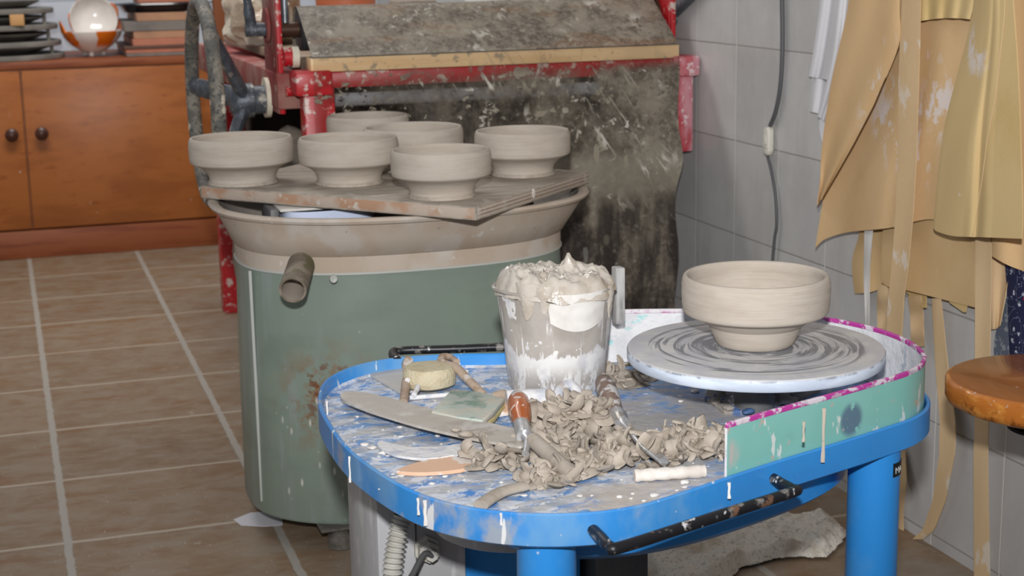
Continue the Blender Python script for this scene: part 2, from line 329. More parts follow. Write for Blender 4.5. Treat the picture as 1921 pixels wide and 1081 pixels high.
def head_mat():
    s = NT('streaked_wheel_head'); o = s.xyz(s.n('ShaderNodeTexCoord').outputs['Object'])
    r = s.math('SQRT', s.math('ADD', s.math('MULTIPLY', o[0], o[0]), s.math('MULTIPLY', o[1], o[1])))
    a = s.math('ARCTAN2', o[1], o[0])
    cb = s.n('ShaderNodeCombineXYZ')
    s.l(s.math('MULTIPLY', r, 105.0), cb.inputs[0]); s.l(s.math('MULTIPLY', s.math('COSINE', a), .9), cb.inputs[1]); s.l(s.math('MULTIPLY', s.math('SINE', a), .9), cb.inputs[2])
    n = s.n('ShaderNodeTexNoise'); s.l(cb.outputs[0], n.inputs['Vector']); n.inputs['Scale'].default_value = 1; n.inputs['Detail'].default_value = 5; n.inputs['Distortion'].default_value = .9
    n.inputs['Roughness'].default_value = .6
    inner = s.math('MULTIPLY', s.maprange(r, .132, .122, 0, 1), s.maprange(n.outputs['Fac'], .54, .42))
    core = s.maprange(r, .076, .066)
    m = s.math('MAXIMUM', inner, s.math('MULTIPLY', core, s.maprange(n.outputs['Fac'], .60, .46)))
    col = s.mix(s.maprange(s.noise(30, 5), .4, .65), s2l((188, 188, 192)), s2l((204, 202, 200)))
    side = s.maprange(o[2], -.003, -.001, 1, 0)
    col = s.mix(side, col, s.mix(s.maprange(s.noise((14, 14, 60), 4), .4, .6), s2l((212, 222, 236)), s2l((190, 200, 216))))
    col = s.mix(s.math('MULTIPLY', m, s.maprange(o[2], -.003, -.001)), col, s2l((122, 125, 131)))
    edge = s.math('MULTIPLY', s.maprange(o[2], -.0045, -.003), s.maprange(s.noise(60, 4), .45, .6))
    edge = s.math('MULTIPLY', edge, s.maprange(o[2], -.0005, -.0018))
    col = s.mix(s.math('MULTIPLY', edge, .6), col, s2l((90, 94, 104)))
    b = s.n('ShaderNodeBsdfPrincipled'); s.l(col, b.inputs['Base Color']); b.inputs['Roughness'].default_value = .4
    s.l(b.outputs[0], s.out.inputs[0]); return s.m
M['head'] = head_mat()
M['bolt_plate'] = mat('clay_caked_plate', (150, 142, 134), .6, [dict(c=(54, 92, 142), s=30, lo=.54, hi=.6, amt=.9), dict(c=(150, 92, 54), s=44, lo=.62, hi=.66, amt=.9)], bump=(120, .8, .004))
M['grey_box'] = mat('grey_metal_case', (178, 178, 180), .5, [dict(c=(154, 152, 152), s=(14, 14, 7), lo=.48, hi=.64, amt=.6, detail=5), dict(c=(204, 202, 204), s=(40, 40, 14), lo=.56, hi=.64, amt=.6)])
M['conduit'] = mat('grey_white_conduit', (196, 194, 186), .5, mott=(180, 176, 166), mscale=30)
M['cable'] = mat('grey_cable', (84, 84, 84), .5)
M['black_rubber'] = mat('black_rubber', (22, 22, 22), .5)
M['sticker'] = mat('black_sticker', (22, 22, 24), .5)
M['sticker_text'] = mat('white_sticker_print', (200, 206, 208), .5)
M['towel'] = mat('dirty_shaded_terry', (222, 216, 206), .95, [dict(c=(176, 160, 138), s=14, lo=.48, hi=.66, amt=.7, detail=6), dict(c=(128, 106, 84), s=6, lo=.4, hi=.6, amt=.6, grad=[('x', .95, .75)]), dict(c=(160, 160, 156), s=160, lo=.55, hi=.62, amt=.6)], bump=(380, .5, .003), spec=.1)  # terry stains, plus brown painted towards the left for the wheel's shade

def jug_mat():
    s = NT('slip_streaked_clear_plastic'); c = s.xyz(); z = c[2]
    low = s.maprange(s.math('ADD', z, s.math('MULTIPLY', s.math('SUBTRACT', s.noise((22, 22, 7), 6, .6), .5), .10)), .474, .470)
    holes = s.maprange(s.noise((60, 60, 26), 6, .65, off=3), .44, .50)
    low = s.math('MULTIPLY', low, s.math('SUBTRACT', 1.0, s.math('MULTIPLY', holes, s.maprange(z, .466, .425))))
    drip = s.maprange(s.noise((95, 95, 7), 4, .5, off=1), .565, .60)
    hi = s.math('MULTIPLY', s.maprange(s.math('ADD', z, s.math('MULTIPLY', s.math('SUBTRACT', s.noise((20, 20, 12), 4, off=6), .5), .05)), .494, .498), s.maprange(z, .518, .506))
    spl = s.maprange(s.noise((55, 55, 45), 4, .5, off=9), .61, .63)
    white = s.math('MAXIMUM', s.math('MAXIMUM', low, s.math('MULTIPLY', drip, .8)), spl)
    col = s.mix(s.maprange(s.noise(24, 5), .4, .62), s2l((196, 188, 180)), s2l((178, 170, 162)))
    wc = s.mix(s.maprange(s.noise(50, 5), .45, .62), s2l((232, 230, 228)), s2l((212, 210, 212)))
    col = s.mix(white, col, wc)
    b = s.n('ShaderNodeBsdfPrincipled'); s.l(col, b.inputs['Base Color']); s.l(s.maprange(white, 0, 1, .22, .5), b.inputs['Roughness'])
    tr = s.n('ShaderNodeBsdfTransparent'); tr.inputs[0].default_value = (.9, .89, .87, 1)
    mx = s.n('ShaderNodeMixShader'); s.l(s.maprange(white, 0, 1, .82, 1.0), mx.inputs[0]); s.l(tr.outputs[0], mx.inputs[1]); s.l(b.outputs[0], mx.inputs[2])
    s.l(mx.outputs[0], s.out.inputs[0]); return s.m
M['jug'] = jug_mat()
def clear_mat():
    s = NT('clear_plastic_flange')
    b = s.n('ShaderNodeBsdfPrincipled'); b.inputs['Base Color'].default_value = s2l((190, 188, 186)); b.inputs['Roughness'].default_value = .15
    tr = s.n('ShaderNodeBsdfTransparent'); tr.inputs[0].default_value = (.92, .92, .92, 1)
    mx = s.n('ShaderNodeMixShader'); s.l(s.maprange(s.noise((60, 60, 12), 4), .35, .6, .3, .9), mx.inputs[0]); s.l(tr.outputs[0], mx.inputs[1]); s.l(b.outputs[0], mx.inputs[2])
    s.l(mx.outputs[0], s.out.inputs[0]); return s.m
M['clear'] = clear_mat()
M['jug_fill'] = mat('grey_slip_fill', (186, 178, 168), .5, mott=(172, 164, 154))

M['sponge'] = mat('yellow_sponge', (206, 195, 166), .9, [dict(c=(190, 176, 144), s=60, lo=.48, hi=.64, amt=.7)], bump=(260, .8, .003), spec=.1)
M['scrub'] = mat('green_scrub_pad', (184, 192, 182), .95, [dict(c=(124, 150, 136), s=36, lo=.48, hi=.6, amt=.8, detail=7), dict(c=(200, 192, 178), s=30, lo=.44, hi=.62, amt=.8, off=4)], bump=(420, .45, .0012), spec=.1)
M['foam'] = mat('yellow_foam', (216, 198, 140), .9, bump=(300, .6, .002))
M['tool_wood'] = mat('clay_crusted_tool_wood', (172, 152, 134), .7, [dict(c=(146, 118, 94), s=40, lo=.5, hi=.62, amt=.8), dict(c=(206, 200, 194), s=50, lo=.58, hi=.66, amt=.8)], bump=(90, .5, .003))
M['blade'] = mat('slip_coated_blade', (184, 176, 166), .5, [dict(c=(150, 140, 128), s=(14, 40, 40), lo=.44, hi=.6, amt=.7, grad=[('x', .39, .5)]), dict(c=(208, 204, 198), s=24, lo=.5, hi=.66, amt=.7)], bump=(70, .4, .002))
M['orange_handle'] = mat('varnished_tool_handle', (166, 84, 26), .3, [dict(c=(206, 196, 188), s=60, lo=.56, hi=.60, amt=.95, detail=5, dist=.5)], coat=.3)
M['brown_handle'] = mat('clay_smeared_brown_handle', (124, 102, 90), .5, [dict(c=(206, 202, 200), s=(60, 60, 40), lo=.50, hi=.58, amt=.9, detail=5)])
M['metal'] = mat('worn_bright_metal', (190, 190, 192), .3, [dict(c=(150, 140, 130), s=60, lo=.5, hi=.62, amt=.8)], metal=.6)
M['white_chalk'] = mat('white_chalk', (226, 220, 212), .9, mott=(206, 196, 186), mscale=40, bump=(140, .5, .002))
M['white_run'] = mat('smooth_white_slip', (228, 225, 220), .45, mott=(214, 208, 202), mscale=30)
M['white_slip'] = mat('white_dried_slip', (222, 220, 220), .6, [dict(c=(184, 188, 200), s=40, lo=.5, hi=.62, amt=.7), dict(c=(176, 160, 146), s=34, lo=.60, hi=.68, amt=.7, off=4)], bump=(110, .7, .003))
M['wood_rib'] = mat('orange_wood_rib', (220, 180, 150), .5, [dict(c=(226, 220, 214), s=40, lo=.55, hi=.6, amt=.9, detail=6)])
M['card'] = mat('pale_plastic_card', (200, 196, 192), .5, mott=(186, 182, 176))

def cloth_mat(name, base, mott, extra=()):
    return mat(name, base, .88, [dict(c=mott, s=(6, 6, 4), lo=.42, hi=.64, amt=.8)] + list(extra) +
               [dict(c=(min(base[0] + 12, 255), base[1] + 10, base[2] + 6), s=(900, 900, 160), lo=.5, hi=.64, amt=.25, detail=1)], bump=(700, .25, .0008), spec=.12)
_q1 = Ax(1655, 225, 1.335); _q2 = Ax(1762, 200, 1.335); _q3 = Ax(1840, 95, 1.31)
STN = [dict(c=(216, 208, 206), s=(26, 30, 22), lo=.48, hi=.56, amt=.85, detail=6, rough=.62, off=k_, spot=(q_.x, q_.y, q_.z, r_, .7)) for k_, (q_, r_) in enumerate(((_q1, .055), (_q2, .07), (_q3, .05)))] + [dict(c=(214, 204, 198), s=(30, 34, 22), lo=.555, hi=.60, amt=.85, detail=6, rough=.6, spot=(1.33, 2.12, .70, .14, .6)),
       dict(c=(222, 214, 208), s=40, lo=.03, hi=.15, kind='voro', keep=.05, amt=.8)]
M['apron'] = cloth_mat('tan_cotton', (209, 176, 133), (200, 165, 121), STN)
M['apron_low'] = cloth_mat('ochre_cotton', (203, 173, 130), (195, 164, 120))
M['apron_fold'] = cloth_mat('olive_tan_cotton', (204, 178, 130), (192, 164, 110), STN)
M['strap'] = cloth_mat('pale_tan_tape', (210, 182, 144), (202, 172, 132), [dict(c=(216, 208, 198), s=(20, 20, 12), lo=.63, hi=.68, amt=.7)])
M['thread'] = mat('dark_seam_thread', (96, 66, 34), .9)
M['white_cloth'] = cloth_mat('white_cotton', (216, 214, 216), (204, 202, 206))
M['white_tape'] = mat('white_tape', (206, 202, 198), .8)
def floral():
    s = NT('navy_floral_cotton')
    col = s2l((22, 28, 66))
    for (sc, thr, keep, colr, ch) in ((70, .30, .55, (196, 200, 214), 0), (46, .24, .30, (196, 40, 54), 1), (52, .26, .30, (54, 104, 190), 2), (120, .20, .35, (170, 176, 200), 1)):
        d, c = s.voro((sc, sc, sc)); m = s.math('MULTIPLY', s.maprange(d, thr * .8, thr, 1, 0), s.math('LESS_THAN', s.xyz(c)[ch], keep))
        m = s.math('MULTIPLY', m, s.maprange(s.noise(260, 2), .44, .50))
        col = s.mix(m, col, s2l(colr))
    w = s.noise(28, 3, .5, 1.0)
    ln = s.maprange(s.math('ABSOLUTE', s.math('SUBTRACT', w, .5)), .004, .008, 1, 0)
    col = s.mix(s.math('MULTIPLY', ln, .6), col, s2l((170, 176, 200)))
    b = s.n('ShaderNodeBsdfPrincipled'); s.l(col, b.inputs['Base Color']); b.inputs['Roughness'].default_value = .9
    s.l(b.outputs[0], s.out.inputs[0]); return s.m
M['floral'] = floral()
M['denim'] = mat('faded_grey_cotton', (92, 100, 116), .9, [dict(c=(160, 164, 170), s=120, lo=.52, hi=.6, amt=.7)])
M['stool'] = mat('varnished_stool_wood', (146, 84, 40), .28, [dict(c=(124, 70, 34), s=(26, 5, 26), lo=.42, hi=.64, amt=.7, detail=4), dict(c=(206, 196, 184), s=60, lo=.68, hi=.71, amt=.8)], coat=.25)
M['stool_edge'] = mat('worn_stool_edge', (182, 108, 42), .35, [dict(c=(214, 146, 66), s=(40, 40, 90), lo=.45, hi=.62, amt=.7, detail=5), dict(c=(120, 62, 24), s=40, lo=.53, hi=.63, amt=.85, detail=6), dict(c=(190, 182, 170), s=56, lo=.645, hi=.69, amt=.85)], coat=.2)
M['cord'] = mat('dark_grey_cord', (88, 88, 90), .5)
M['switch'] = mat('yellowed_white_switch', (214, 210, 198), .45, [dict(c=(150, 144, 134), s=120, lo=.58, hi=.64, amt=.7)])
M['paper'] = mat('grey_paper', (196, 194, 198), .8)
M['sack'] = mat('dusty_grey_sack', (116, 108, 98), .9, mott=(136, 126, 114), bump=(40, .6, .01))
M['glass_white'] = mat('white_glazed_ware', (206, 204, 202), .3)

# ------------------------------------------------------------------ mesh helpers (world coordinates)
def BM(): return bmesh.new()
def box(bm, x0, x1, y0, y1, z0, z1, mi=0):
    vs = [bm.verts.new(p) for p in ((x0, y0, z0), (x1, y0, z0), (x1, y1, z0), (x0, y1, z0), (x0, y0, z1), (x1, y0, z1), (x1, y1, z1), (x0, y1, z1))]
    for f in ((3, 2, 1, 0), (4, 5, 6, 7), (0, 1, 5, 4), (1, 2, 6, 5), (2, 3, 7, 6), (3, 0, 4, 7)):
        bm.faces.new([vs[i] for i in f]).material_index = mi
    return bm
def bevel(bm, w, seg=2):
    bmesh.ops.bevel(bm, geom=list(bm.edges), offset=w, segments=seg, profile=.5, affect='EDGES', clamp_overlap=True); return bm
def bbox(x0, x1, y0, y1, z0, z1, w=.003, seg=2): return bevel(box(BM(), x0, x1, y0, y1, z0, z1), w, seg)
def loft(bm, rings, cap0=True, cap1=True, closed=True, mi=0):
    R = [[bm.verts.new(p) for p in r] for r in rings]
    n = len(R[0])
    for a, b in zip(R[:-1], R[1:]):
        for i in range(n if closed else n - 1):
            j = (i + 1) % n
            bm.faces.new((a[i], a[j], b[j], b[i])).material_index = mi
    if cap0: bm.faces.new(list(reversed(R[0]))).material_index = mi
    if cap1: bm.faces.new(R[-1]).material_index = mi
    return R
def lathe(bm, prof, c, seg=64, axis='z', mi=0, wob=0.0, caps=(True, True)):
    rings = []
    for k, (r, h) in enumerate(prof):
        ring = []
        for i in range(seg):
            a = 2 * PI * i / seg
            rr = r * (1 + wob * math.sin(3 * a + k * .15) * .5 + wob * math.sin(2 * a + 1.3))
            u, v = rr * math.cos(a), rr * math.sin(a)
            if axis == 'z': p = (c[0] + u, c[1] + v, c[2] + h)
            elif axis == 'x': p = (c[0] + h, c[1] + u, c[2] + v)
            else: p = (c[0] + v, c[1] + h, c[2] + u)
            ring.append(p)
        rings.append(ring)
    loft(bm, rings, caps[0], caps[1], mi=mi); return bm
def cyl(bm, a, b, r, seg=24, r2=None): return tube(bm, [a, b], [r, r if r2 is None else r2], seg)
def tube(bm, pts, rad, seg=12, caps=True, flat=1.0, up=None):
    pts = [Vector(p) for p in pts]
    if not isinstance(rad, (list, tuple)): rad = [rad] * len(pts)
    rings = []; prev = None
    for i, p in enumerate(pts):
        t = (pts[min(i + 1, len(pts) - 1)] - pts[max(i - 1, 0)]).normalized()
        if prev is None:
            ref = Vector(up) if up else (Vector((0, 0, 1)) if abs(t.z) < .9 else Vector((1, 0, 0)))
            n = (ref - t * ref.dot(t)).normalized()
        else:
            n = (prev - t * prev.dot(t)).normalized()
        prev = n; b = t.cross(n)
        rings.append([p + (n * math.cos(2 * PI * k / seg) * flat + b * math.sin(2 * PI * k / seg)) * rad[i] for k in range(seg)])
    loft(bm, rings, caps, caps); return bm
def smooth_path(pts, n=8, closed=False):
    pts = [Vector(p) for p in pts]; out = []; m = len(pts)
    rng = range(m if closed else m - 1)
    for i in rng:
        p0 = pts[(i - 1) % m] if closed else pts[max(i - 1, 0)]
        p1 = pts[i]; p2 = pts[(i + 1) % m]
        p3 = pts[(i + 2) % m] if closed else pts[min(i + 2, m - 1)]
        for k in range(n):
            t = k / n
            out.append(.5 * ((2 * p1) + (p2 - p0) * t + (2 * p0 - 5 * p1 + 4 * p2 - p3) * t * t + (3 * p1 - p0 - 3 * p2 + p3) * t ** 3))
    if not closed: out.append(pts[-1])
    return out
def prism(bm, poly, z0, z1, mi=0):
    loft(bm, [[(p[0], p[1], z0) for p in poly], [(p[0], p[1], z1) for p in poly]], mi=mi); return bm
def sell(cx, cy, a, b, n, z, seg=96, rot=0.0):
    out = []
    for i in range(seg):
        t = 2 * PI * i / seg; c, s_ = math.cos(t), math.sin(t)
        x = a * math.copysign(abs(c) ** (2 / n), c); y = b * math.copysign(abs(s_) ** (2 / n), s_)
        out.append((cx + x * math.cos(rot) - y * math.sin(rot), cy + x * math.sin(rot) + y * math.cos(rot), z))
    return out
def interp(poly, t):
    d = [0]
    for a, b in zip(poly[:-1], poly[1:]): d.append(d[-1] + math.hypot(b[0] - a[0], b[1] - a[1]))
    L = t * d[-1]
    for i in range(len(poly) - 1):
        if L <= d[i + 1] or i == len(poly) - 2:
            u = (L - d[i]) / max(d[i + 1] - d[i], 1e-9)
            return tuple(poly[i][k] + (poly[i + 1][k] - poly[i][k]) * u for k in range(len(poly[0])))
def coons(left, right, top, bottom, nu, nv):
    g = []
    P00, P10, P01, P11 = top[0], top[-1], bottom[0], bottom[-1]
    for j in range(nv + 1):
        v = j / nv; row = []; l = interp(left, v); r = interp(right, v)
        for i in range(nu + 1):
            u = i / nu; t = interp(top, u); b = interp(bottom, u)
            row.append(tuple((1 - u) * l[k] + u * r[k] + (1 - v) * t[k] + v * b[k]
                - ((1 - u) * (1 - v) * P00[k] + u * (1 - v) * P10[k] + (1 - u) * v * P01[k] + u * v * P11[k]) for k in range(2)))
        g.append(row)
    return g
def thick_grid(bm, G, th, nrm=None, mi=0):
    """grid of points -> closed sheet of thickness th"""
    nv, nu = len(G), len(G[0]); G = [[Vector(p) for p in r] for r in G]; A = []; B = []
    for j in range(nv):
        ra = []; rb = []
        for i in range(nu):
            du = G[j][min(i + 1, nu - 1)] - G[j][max(i - 1, 0)]; dv = G[min(j + 1, nv - 1)][i] - G[max(j - 1, 0)][i]
            n = du.cross(dv); n = n.normalized() if n.length > 1e-12 else Vector((0, 0, 1))
            ra.append(bm.verts.new(G[j][i] + n * th / 2)); rb.append(bm.verts.new(G[j][i] - n * th / 2))
        A.append(ra); B.append(rb)
    for j in range(nv - 1):
        for i in range(nu - 1):
            bm.faces.new((A[j][i], A[j][i + 1], A[j + 1][i + 1], A[j + 1][i])); bm.faces.new((B[j][i], B[j + 1][i], B[j + 1][i + 1], B[j][i + 1]))
    for j in range(nv - 1):
        bm.faces.new((A[j][0], A[j + 1][0], B[j + 1][0], B[j][0])); bm.faces.new((A[j][-1], B[j][-1], B[j + 1][-1], A[j + 1][-1]))
    for i in range(nu - 1):
        bm.faces.new((A[0][i], B[0][i], B[0][i + 1], A[0][i + 1])); bm.faces.new((A[-1][i], A[-1][i + 1], B[-1][i + 1], B[-1][i]))
    return bm
def nz(p, s, o=0): return mnoise.noise(Vector((p[0] * s + o, p[1] * s + o * .7, (p[2] if len(p) > 2 else 0) * s + o * 1.3)))

# ------------------------------------------------------------------ objects
def link(name, bm, mats, origin=(0, 0, 0), parent=None, smooth=True, ang=40):
    o_ = Vector(origin)
    bmesh.ops.recalc_face_normals(bm, faces=list(bm.faces))
    for v in bm.verts: v.co -= o_
    me = bpy.data.meshes.new(name); bm.to_mesh(me); bm.free()
    for m in (mats if isinstance(mats, (list, tuple)) else [mats]): me.materials.append(M[m])
    if smooth:
        me.shade_smooth(); me.set_sharp_from_angle(angle=math.radians(ang))
    o = bpy.data.objects.new(name, me); COL.objects.link(o)
    if parent is not None: o.parent = parent
    else: o.location = o_
    return o
class Thing:
    def __init__(s, name, label, cat, loc, group=None):
        s.loc = Vector(loc); s.o = bpy.data.objects.new(name, None); COL.objects.link(s.o)
        s.o.location = s.loc; s.o.empty_display_size = .02
        s.o['label'] = label; s.o['category'] = cat
        if group: s.o['group'] = group
    def part(s, name, bm, mats, parent=None, label=None, smooth=True, ang=40):
        o = link(name, bm, mats, s.loc, parent if parent is not None else s.o, smooth, ang)
        if label: o['label'] = label
        return o
def single(name, bm, mats, loc, label, cat, group=None, kind=None, smooth=True, ang=40):
    o = link(name, bm, mats, loc, None, smooth, ang)
    o['label'] = label; o['category'] = cat
    if group: o['group'] = group
    if kind: o['kind'] = kind
    return o
def struct(name, bm, mats):
    o = link(name, bm, mats, (0, 0, 0), None, False); o['kind'] = 'structure'; return o

XW = 1.373
# ================================================================== setting
struct('floor', box(BM(), -2.6, XW, -3.2, 5.9, -.05, 0), 'floor')
struct('wall_right', box(BM(), XW, XW + .1, -3.2, 5.9, -.05, 2.6), 'wall_tile')
bm = BM()
for k in range(9):                      # horizontal boarding with shallow grooves
    z0 = k * .27 - .135 * 0; box(bm, -2.2, XW, 5.86, 5.96, z0 + .004, z0 + .27)
box(bm, -2.2, XW, 5.866, 5.96, -.05, 2.44)
struct('wall_back', bm, 'back_wall')

# ================================================================== cabinet and what stands on it
YC = 5.29; ZC = .637
T = Thing('cabinet', 'low orange-brown wooden cabinet with two doors against the back wall', 'cabinet', (.15, 5.55, 0))
bm = BM(); box(bm, -.62, .70, YC + .02, 5.85, .095, ZC - .024); T.part('body', bm, 'orange_wood', smooth=False)
T.part('top', bbox(-.63, .71, YC - .004, 5.855, ZC - .024, ZC, .002), 'plinth_wood')
T.part('plinth', bbox(-.62, .70, YC, 5.85, 0, .092, .002), 'plinth_wood')
for (x0, x1, kx, lab) in ((-.62, .0625, Ay(22, 252, YC).x, None), (.0685, .70, Ay(78, 250, YC).x, None)):
    d = T.part('door', bbox(x0, x1, YC - .002, YC + .02, .098, ZC - .028, .002), 'orange_wood')
    zk = Ay(50, 251, YC).z
    bm = BM(); lathe(bm, [(.008, -.002), (.007, -.012), (.016, -.016), (.0215, -.022), (.021, -.028), (.014, -.034), (.003, -.036)], (kx, YC, zk), 28, 'y')
    T.part('knob', bm, 'knob', parent=d)

def disc_thing(name, px, y, z0, r, th, m, label, cat, group, dish=False):
    p = Ay(px, 60, y); c = (p.x, y, z0)
    bm = BM()
    if dish: lathe(bm, [(r * .6, 0), (r * .66, .002), (r * .97, th * .8), (r, th), (r * .97, th), (r * .6, .006), (.004, .005)], c, 56)
    else: lathe(bm, [(r - .003, 0), (r, .003), (r, th - .003), (r - .003, th)], c, 72)
    return single(name, bm, m, c, label, cat, group)
# stack of round bats with plates between, left edge of the frame
yb = 5.50; zb = ZC; PXB = 0
lev = ['lowest', 'second from the bottom', 'second from the top', 'topmost']
g = Ay(0, 112, yb)
zl = [ZC, Ay(0, 82, yb).z - .008, Ay(0, 51, yb).z - .008, Ay(0, 21, yb).z - .008]
rads = [.208, .20, .192, .182]
for k in range(4):
    cx = g.x
    bm = BM(); lathe(bm, [(rads[k] - .003, 0), (rads[k], .003), (rads[k], .014), (rads[k] - .003, .017)], (cx, yb, zl[k]), 72)
    single('round_bat', bm, 'bat_grey', (cx, yb, zl[k]), 'pale grey round bat in the plate stack on the cabinet, ' + lev[k] + ' bat', 'bat', 'round bats of the stack on the cabinet')
    bm = BM(); rp = rads[k] - .045; z = zl[k] + .0175
    lathe(bm, [(rp * .62, 0), (rp * .7, .002), (rp, .018), (rp + .004, .025), (rp - .003, .026), (rp * .66, .009), (.004, .008)], (cx, yb, z), 64)
    single('dinner_plate', bm, 'plate_dark', (cx, yb, z), 'dark grey rimmed plate lying on the ' + lev[k] + ' round bat', 'plate', 'dark plates in the stack on the cabinet')
for k in range(3):
    for a in (-.45, -1.9, 1.7):
        zz0, zz1 = zl[k] + .0172, zl[k + 1] - .0003; r = rads[k + 1] - .018
        x, y = g.x + r * math.cos(a), yb + r * math.sin(a)
        bm = BM(); lathe(bm, [(.0075, 0), (.006, .004), (.006, zz1 - zz0 - .004), (.0085, zz1 - zz0)], (x, y, zz0), 16)
        nm = {-.45: 'right front', -1.9: 'left front', 1.7: 'rear'}[a]
        single('kiln_post', bm, 'bat_grey', (x, y, zz0), 'slim grey post under the %s round bat, its %s support' % (lev[k + 1], nm), 'kiln post', 'posts between the round bats')
p = Ay(32, 36, yb - .205); bm = BM(); zt_ = zl[2] + .0175
box(bm, p.x - .022, p.x + .022, yb - rads[2] + .004, yb - rads[2] + .016, zt_, zt_ + .036)
single('wood_block', bevel(bm, .002), 'tan_block', (p.x, yb - .185, zt_), 'small tan wood block standing on a round bat in front of a dark plate', 'wood block')

# two white bowls with orange petals
def petal_bowl(c, R, tilt, label):
    bm = BM()
    prof = [(.001, .002), (.030, .002), (.040, .005), (R * .72, R * .28), (R * .93, R * .52), (R, R * .72), (R * .985, R * .735), (R * .955, R * .72), (R * .89, R * .53), (R * .68, R * .31), (.034, .012), (.001, .010)]
    lathe(bm, prof, (0, 0, 0), 64)
    for f in bm.faces:
        c_ = f.calc_center_median(); nn = f.normal
    bm.faces.ensure_lookup_table()
    for k_, f in enumerate(bm.faces):
        if k_ >= 64 * 6: f.material_index = 1
    # pointed petals rising from the rim on the orange sides
    T = Thing('glazed_bowl', label, 'bowl', c, 'white bowls with orange petals')
    T.o.rotation_euler = tilt
    o = link('body', bm, ['petals', 'white_glaze'], (0, 0, 0), T.o)
    for k in range(2):
        a0 = (PI * .12, PI * 1.02)[k]
        pr = []
        for j in range(6):
            v = j / 5; w = .34 * (1 - v ** 1.6)
            pr.append([((R * (1.0 + .05 * v)) * math.cos(a0 + w * (u / 4 - 1)), (R * (1.0 + .05 * v)) * math.sin(a0 + w * (u / 4 - 1)), R * .68 + v * R * .42) for u in range(9)])
        b2 = BM(); thick_grid(b2, pr, .004); link('petal', b2, ['orange_glaze'], (0, 0, 0), T.o)
    for k in range(3):
        b3 = BM(); a = 2 * PI * k / 3 - 1.9
        bmesh.ops.create_uvsphere(b3, u_segments=14, v_segments=8, radius=.009, matrix=Matrix.Translation((.034 * math.cos(a), .034 * math.sin(a), -.004)))
        link('foot', b3, ['white_glaze'], (0, 0, 0), T.o)
    return T
M['orange_glaze'] = mat('orange_glaze', (216, 112, 22), .22, mott=(190, 84, 14), mscale=30)
p = Ay(177, 107, 5.42)
petal_bowl((p.x, 5.45, ZC + .0135), .098, (0, 0, .1), 'white and orange petal bowl standing upright on its three feet')
p2 = Ay(173, 60, 5.45)
petal_bowl((p2.x + .005, 5.515, ZC + .108), .078, (math.radians(74), 0, .05), 'white and orange petal bowl tipped on its side inside the other bowl')

# stack of boards right of the bowls
x0 = Ay(233, 100, 5.4).x
def bd(name, px0, px1, py0, py1, m, label, cat, dy=0, z0=None, group='boards stacked on the cabinet'):
    a = Ay(px0, py1, 5.34); b = Ay(px1, py0, 5.34); zb_ = z0
    bm = bbox(a.x, b.x, 5.34 + dy, 5.74, zb_, zb_ + (Ay(300, py0, 5.34).z - Ay(300, py1, 5.34).z), .0015, 1)
    h = (Ay(300, py0, 5.34).z - Ay(300, py1, 5.34).z)
    single(name, bm, m, ((a.x + b.x) / 2, 5.5, zb_), label, cat, group)
    return zb_ + h + .0004
z = ZC + .0003
z = bd('stacked_board', 238, 352, 106, 112, 'board_grey', 'thin grey slab at the very bottom of the board stack on the cabinet', 'board', 0, z)
z = bd('stacked_board', 237, 352, 97, 106, 'board_pink', 'pinkish terracotta board second from the bottom of the stack', 'board', .004, z)
z = bd('stacked_board', 234, 352, 93, 97, 'dark_red_cover', 'thin dark board third from the bottom of the stack', 'board', -.002, z)
z = bd('stacked_board', 250, 352, 80, 93, 'board_pink', 'thick pink board with a pale end in the middle of the stack', 'board', .0, z)
z = bd('stacked_board', 252, 352, 66, 80, 'board_tan', 'thick tan board in the middle of the stack, below the grey one', 'board', .006, z)
z = bd('stacked_board', 234, 352, 48, 66, 'board_grey', 'thick grey slab in the upper half of the stack', 'board', .004, z)
z = bd('stacked_board', 258, 352, 33, 48, 'board_tan', 'brown board near the top of the stack under the black tray', 'board', .01, z)
pt = Ay(308, 30, 5.5); zt0 = z
bm = BM(); rings = [sell(pt.x, 5.52, .13, .10, 3, zt0, 64), sell(pt.x, 5.52, .15, .115, 3, zt0 + .022, 64), sell(pt.x, 5.52, .172, .13, 3, zt0 + .026, 64), sell(pt.x, 5.52, .17, .128, 3, zt0 + .03, 64), sell(pt.x, 5.52, .142, .11, 3, zt0 + .026, 64), sell(pt.x, 5.52, .125, .095, 3, zt0 + .005, 64)]
loft(bm, rings); single('serving_tray', bm, 'black_gloss', (pt.x, 5.52, zt0), 'glossy black oval tray lying on top of the board stack', 'tray')
bm = bbox(pt.x - .09, pt.x + .14, 5.43, 5.62, zt0 + .0305, zt0 + .052, .002); single('book', bm, 'board_pink', (pt.x, 5.52, zt0 + .03), 'reddish flat book lying across the black tray', 'book')
# shelf end with coloured boxes seen between hand wheel and bags
a = Ay(413, 30, 5.3); bm = bbox(a.x - .02, a.x + .02, 5.30, 5.335, ZC + .0003, 1.2, .003); single('wooden_upright', bm, 'post_wood', (a.x, 5.4, ZC), 'brown upright post standing on the cabinet behind the hand wheel', 'post')

